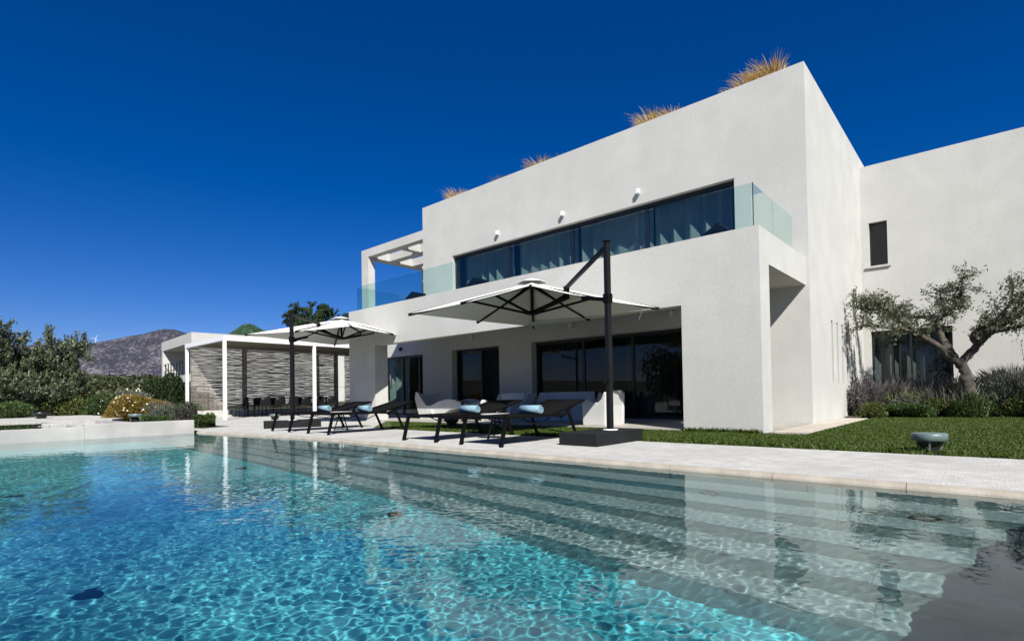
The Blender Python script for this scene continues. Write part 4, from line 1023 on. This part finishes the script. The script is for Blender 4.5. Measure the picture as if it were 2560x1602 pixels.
# left planter and garden
GL = 'shrubs beside the left basin'
bush('flowering_bush', 'ochre yellow bush dotted with small pale flowers behind the basin', (-23.4, 5.4, .55), (1.35, 1.25, .85), 26000, .10, .030, 'ylw', seed=31, petals=170, group=GL, floor=.0)
bush('grey_shrub', 'silver-grey lavender mound between the ochre bush and the pergola post', (-19.9, 5.35, .35), (.62, .55, .50), 12000, .10, .022, 'sage', seed=32, stems=120, stem_h=.22, stem_mat='sage', group=GL, floor=.0)
bush('grey_shrub', 'green and brown rosemary mound at the corner of the stone wall', (-18.75, 5.75, .30), (.55, .5, .48), 12000, .10, .022, 'lav', seed=33, stems=120, stem_h=.25, stem_mat='green', group=GL, floor=.0)
bush('low_shrub', 'low dark green cushion right of the rosemary mound', (-18.05, 6.05, .15), (.5, .42, .30), 7000, .08, .03, 'green', seed=34, group=GL, floor=.0)
bush('low_shrub', 'low green trailing plant along the top of the stone wall', (-18.2, 4.75, .22), (1.7, .35, .20), 9000, .08, .03, 'green', seed=35, group=GL, floor=.1)
bush('dark_bush', 'tall dark green bush beside the left pergola post', (-31.7, 8.9, 1.1), (1.35, 1.3, 1.2), 16000, .13, .06, 'darkgreen', seed=36, group=GL)
for k, (x, y, r, h, mat, lab) in enumerate([(-31, 7.3, 1.3, 1.5, 'sage', 'pale grey-green shrub behind the ochre bush'), (-30.5, 5.8, 1.3, 1.55, 'green', 'mid green shrub left of the pale one behind the basin'),
        (-31.5, 4.6, 1.4, 1.35, 'lime', 'light green leafy shrub right of the big olive tree'), (-29.5, 2.4, 1.6, 1.0, 'green', 'low green shrub under the big olive tree'),
        (-29.8, .8, 1.7, 1.0, 'lime', 'low light green shrub under the left side of the big olive tree'), (-33, 10.5, 1.5, 1.7, 'darkgreen', 'dark shrub between the dark bush and the neighbour house'),
        (-36, 7.6, 1.6, 1.3, 'green', 'broad green shrub in front of the scrub slope'), (-38, 5.0, 1.8, 1.4, 'sage', 'broad dull green shrub at the foot of the scrub slope')]):
    bush('garden_shrub', lab, (x, y, h*.4), (r, r*.8, h*.62), 9000, .13, .045, mat, seed=50+k, group='garden shrubs at the left')
def crown_tree(name, label, x, y, trunk_h, blobs, n, L, W, mat, droop=0, seed=0, z0=0):
    t = thing(name, label, 'tree', (x, y, z0)); m = MB()
    m.tube([(x, y, z0-.2), (x+.1, y, z0+trunk_h*.5), (x, y+.05, z0+trunk_h)], [.22, .17, .12], 9)
    for b in blobs: m.tube([(x, y, z0+trunk_h*.8), ((x+b[0])/2, (y+b[1])/2, (z0+trunk_h+b[2])/2), (b[0], b[1], b[2])], [.10, .07, .02], 6)
    m.build('trunk', M['bark'], t); parts = []; g = np.random.default_rng(seed)
    tot = sum(b[3]*b[4]*b[5] for b in blobs)
    for k, b in enumerate(blobs):
        nn = int(n*(b[3]*b[4]*b[5])/tot)
        cl = max(10, nn//70); Pc, _ = blob_points(cl, b[:3], b[3:6], .40, seed=seed*13+k, lumps=9)
        ax = unit(unit(Pc-np.array(b[:3]))*.8+np.array([0, 0, .75-droop*1.9])+g.normal(0, .35, (len(Pc), 3)))
        idx = g.integers(0, len(Pc), nn); f = g.uniform(-.28, .34, nn)
        Pn = Pc[idx]+ax[idx]*f[:, None]+g.normal(0, .06, (nn, 3)); parts.append(leaf_geo(Pn, L, W, ax[idx], .55))
    V, F = merge(parts); np_mesh('crown', V, F, M[mat], t); return t
crown_tree('olive_tree', 'big bushy silver-green olive tree at the left edge of the view', -32.6, 2.9, 1.6,
    [(-32.6, 2.4, 2.6, 2.0, 2.0, 2.0), (-32.2, 4.4, 2.5, 1.55, 1.4, 1.7), (-32.8, .8, 2.5, 1.8, 1.8, 1.9), (-32.0, 2.0, 3.9, 1.1, 1.1, .95), (-32.3, .4, 3.7, 1.0, 1.0, .8), (-32.0, 5.1, 3.35, .95, .8, .75), (-31.2, 3.2, 1.4, 1.8, 1.9, 1.2)],
    62000, .17, .05, 'olive', seed=3)
crown_tree('pepper_tree', 'feathery drooping tree rising behind the far umbrella and the pergola', -39.8, 21.4, 6.0,
    [(-40.3, 20.0, 7.2, 1.5, 1.4, 1.2), (-39.6, 21.8, 7.6, 1.5, 1.4, 1.2), (-38.9, 23.3, 6.9, 1.4, 1.3, 1.2), (-39.7, 21.0, 6.2, 2.0, 2.2, 1.2)], 26000, .22, .05, 'darkgreen', droop=1, seed=8)
def scrub():
    g = np.random.default_rng(77); parts = []; n = 1500
    az = np.radians(g.uniform(-97, -62, n)); r = 58*np.exp(g.uniform(0, math.log(5.5), n)); 
    for k in range(n):
        x, y = math.sin(az[k])*r[k], math.cos(az[k])*r[k]; 
        if r[k] < 75 and -72.6 < math.degrees(az[k]): continue
        h = float(np.interp(r[k], [0, 42, 60, 200, 420], [-.1, -.08, .7, 7.6, 12.5])); s = g.uniform(.6, 1.5)*(1+r[k]/260)
        m = int(90 if r[k] < 90 else 45)
        P_, d = blob_points(m, (x, y, h+s*.3), (s*1.5, s*1.5, s*.75), .3, seed=k); parts.append(leaf_geo(P_, .32*(1+r[k]/160), .2*(1+r[k]/160)))
    V, F = merge(parts); tag(np_mesh('scrubland', V, F, M['scrub']), 'dark green scrub covering the slope below the mountain', 'scrub', kind='stuff')
    parts = []
    for k in range(30):
        a = math.radians(g.uniform(70, 250)); rr = g.uniform(26, 44); x, y = math.sin(a)*rr, math.cos(a)*rr; s = g.uniform(2.2, 4.0)
        P_, d = blob_points(1300, (x, y, s*1.0), (s*.85, s*.85, s*1.2), .35, seed=500+k); parts.append(leaf_geo(P_, .45, .25))
    V, F = merge(parts); tag(np_mesh('garden_woods', V, F, M['scrub']), 'dark trees across the pool, seen mirrored in the glass doors', 'trees', kind='stuff')
scrub()
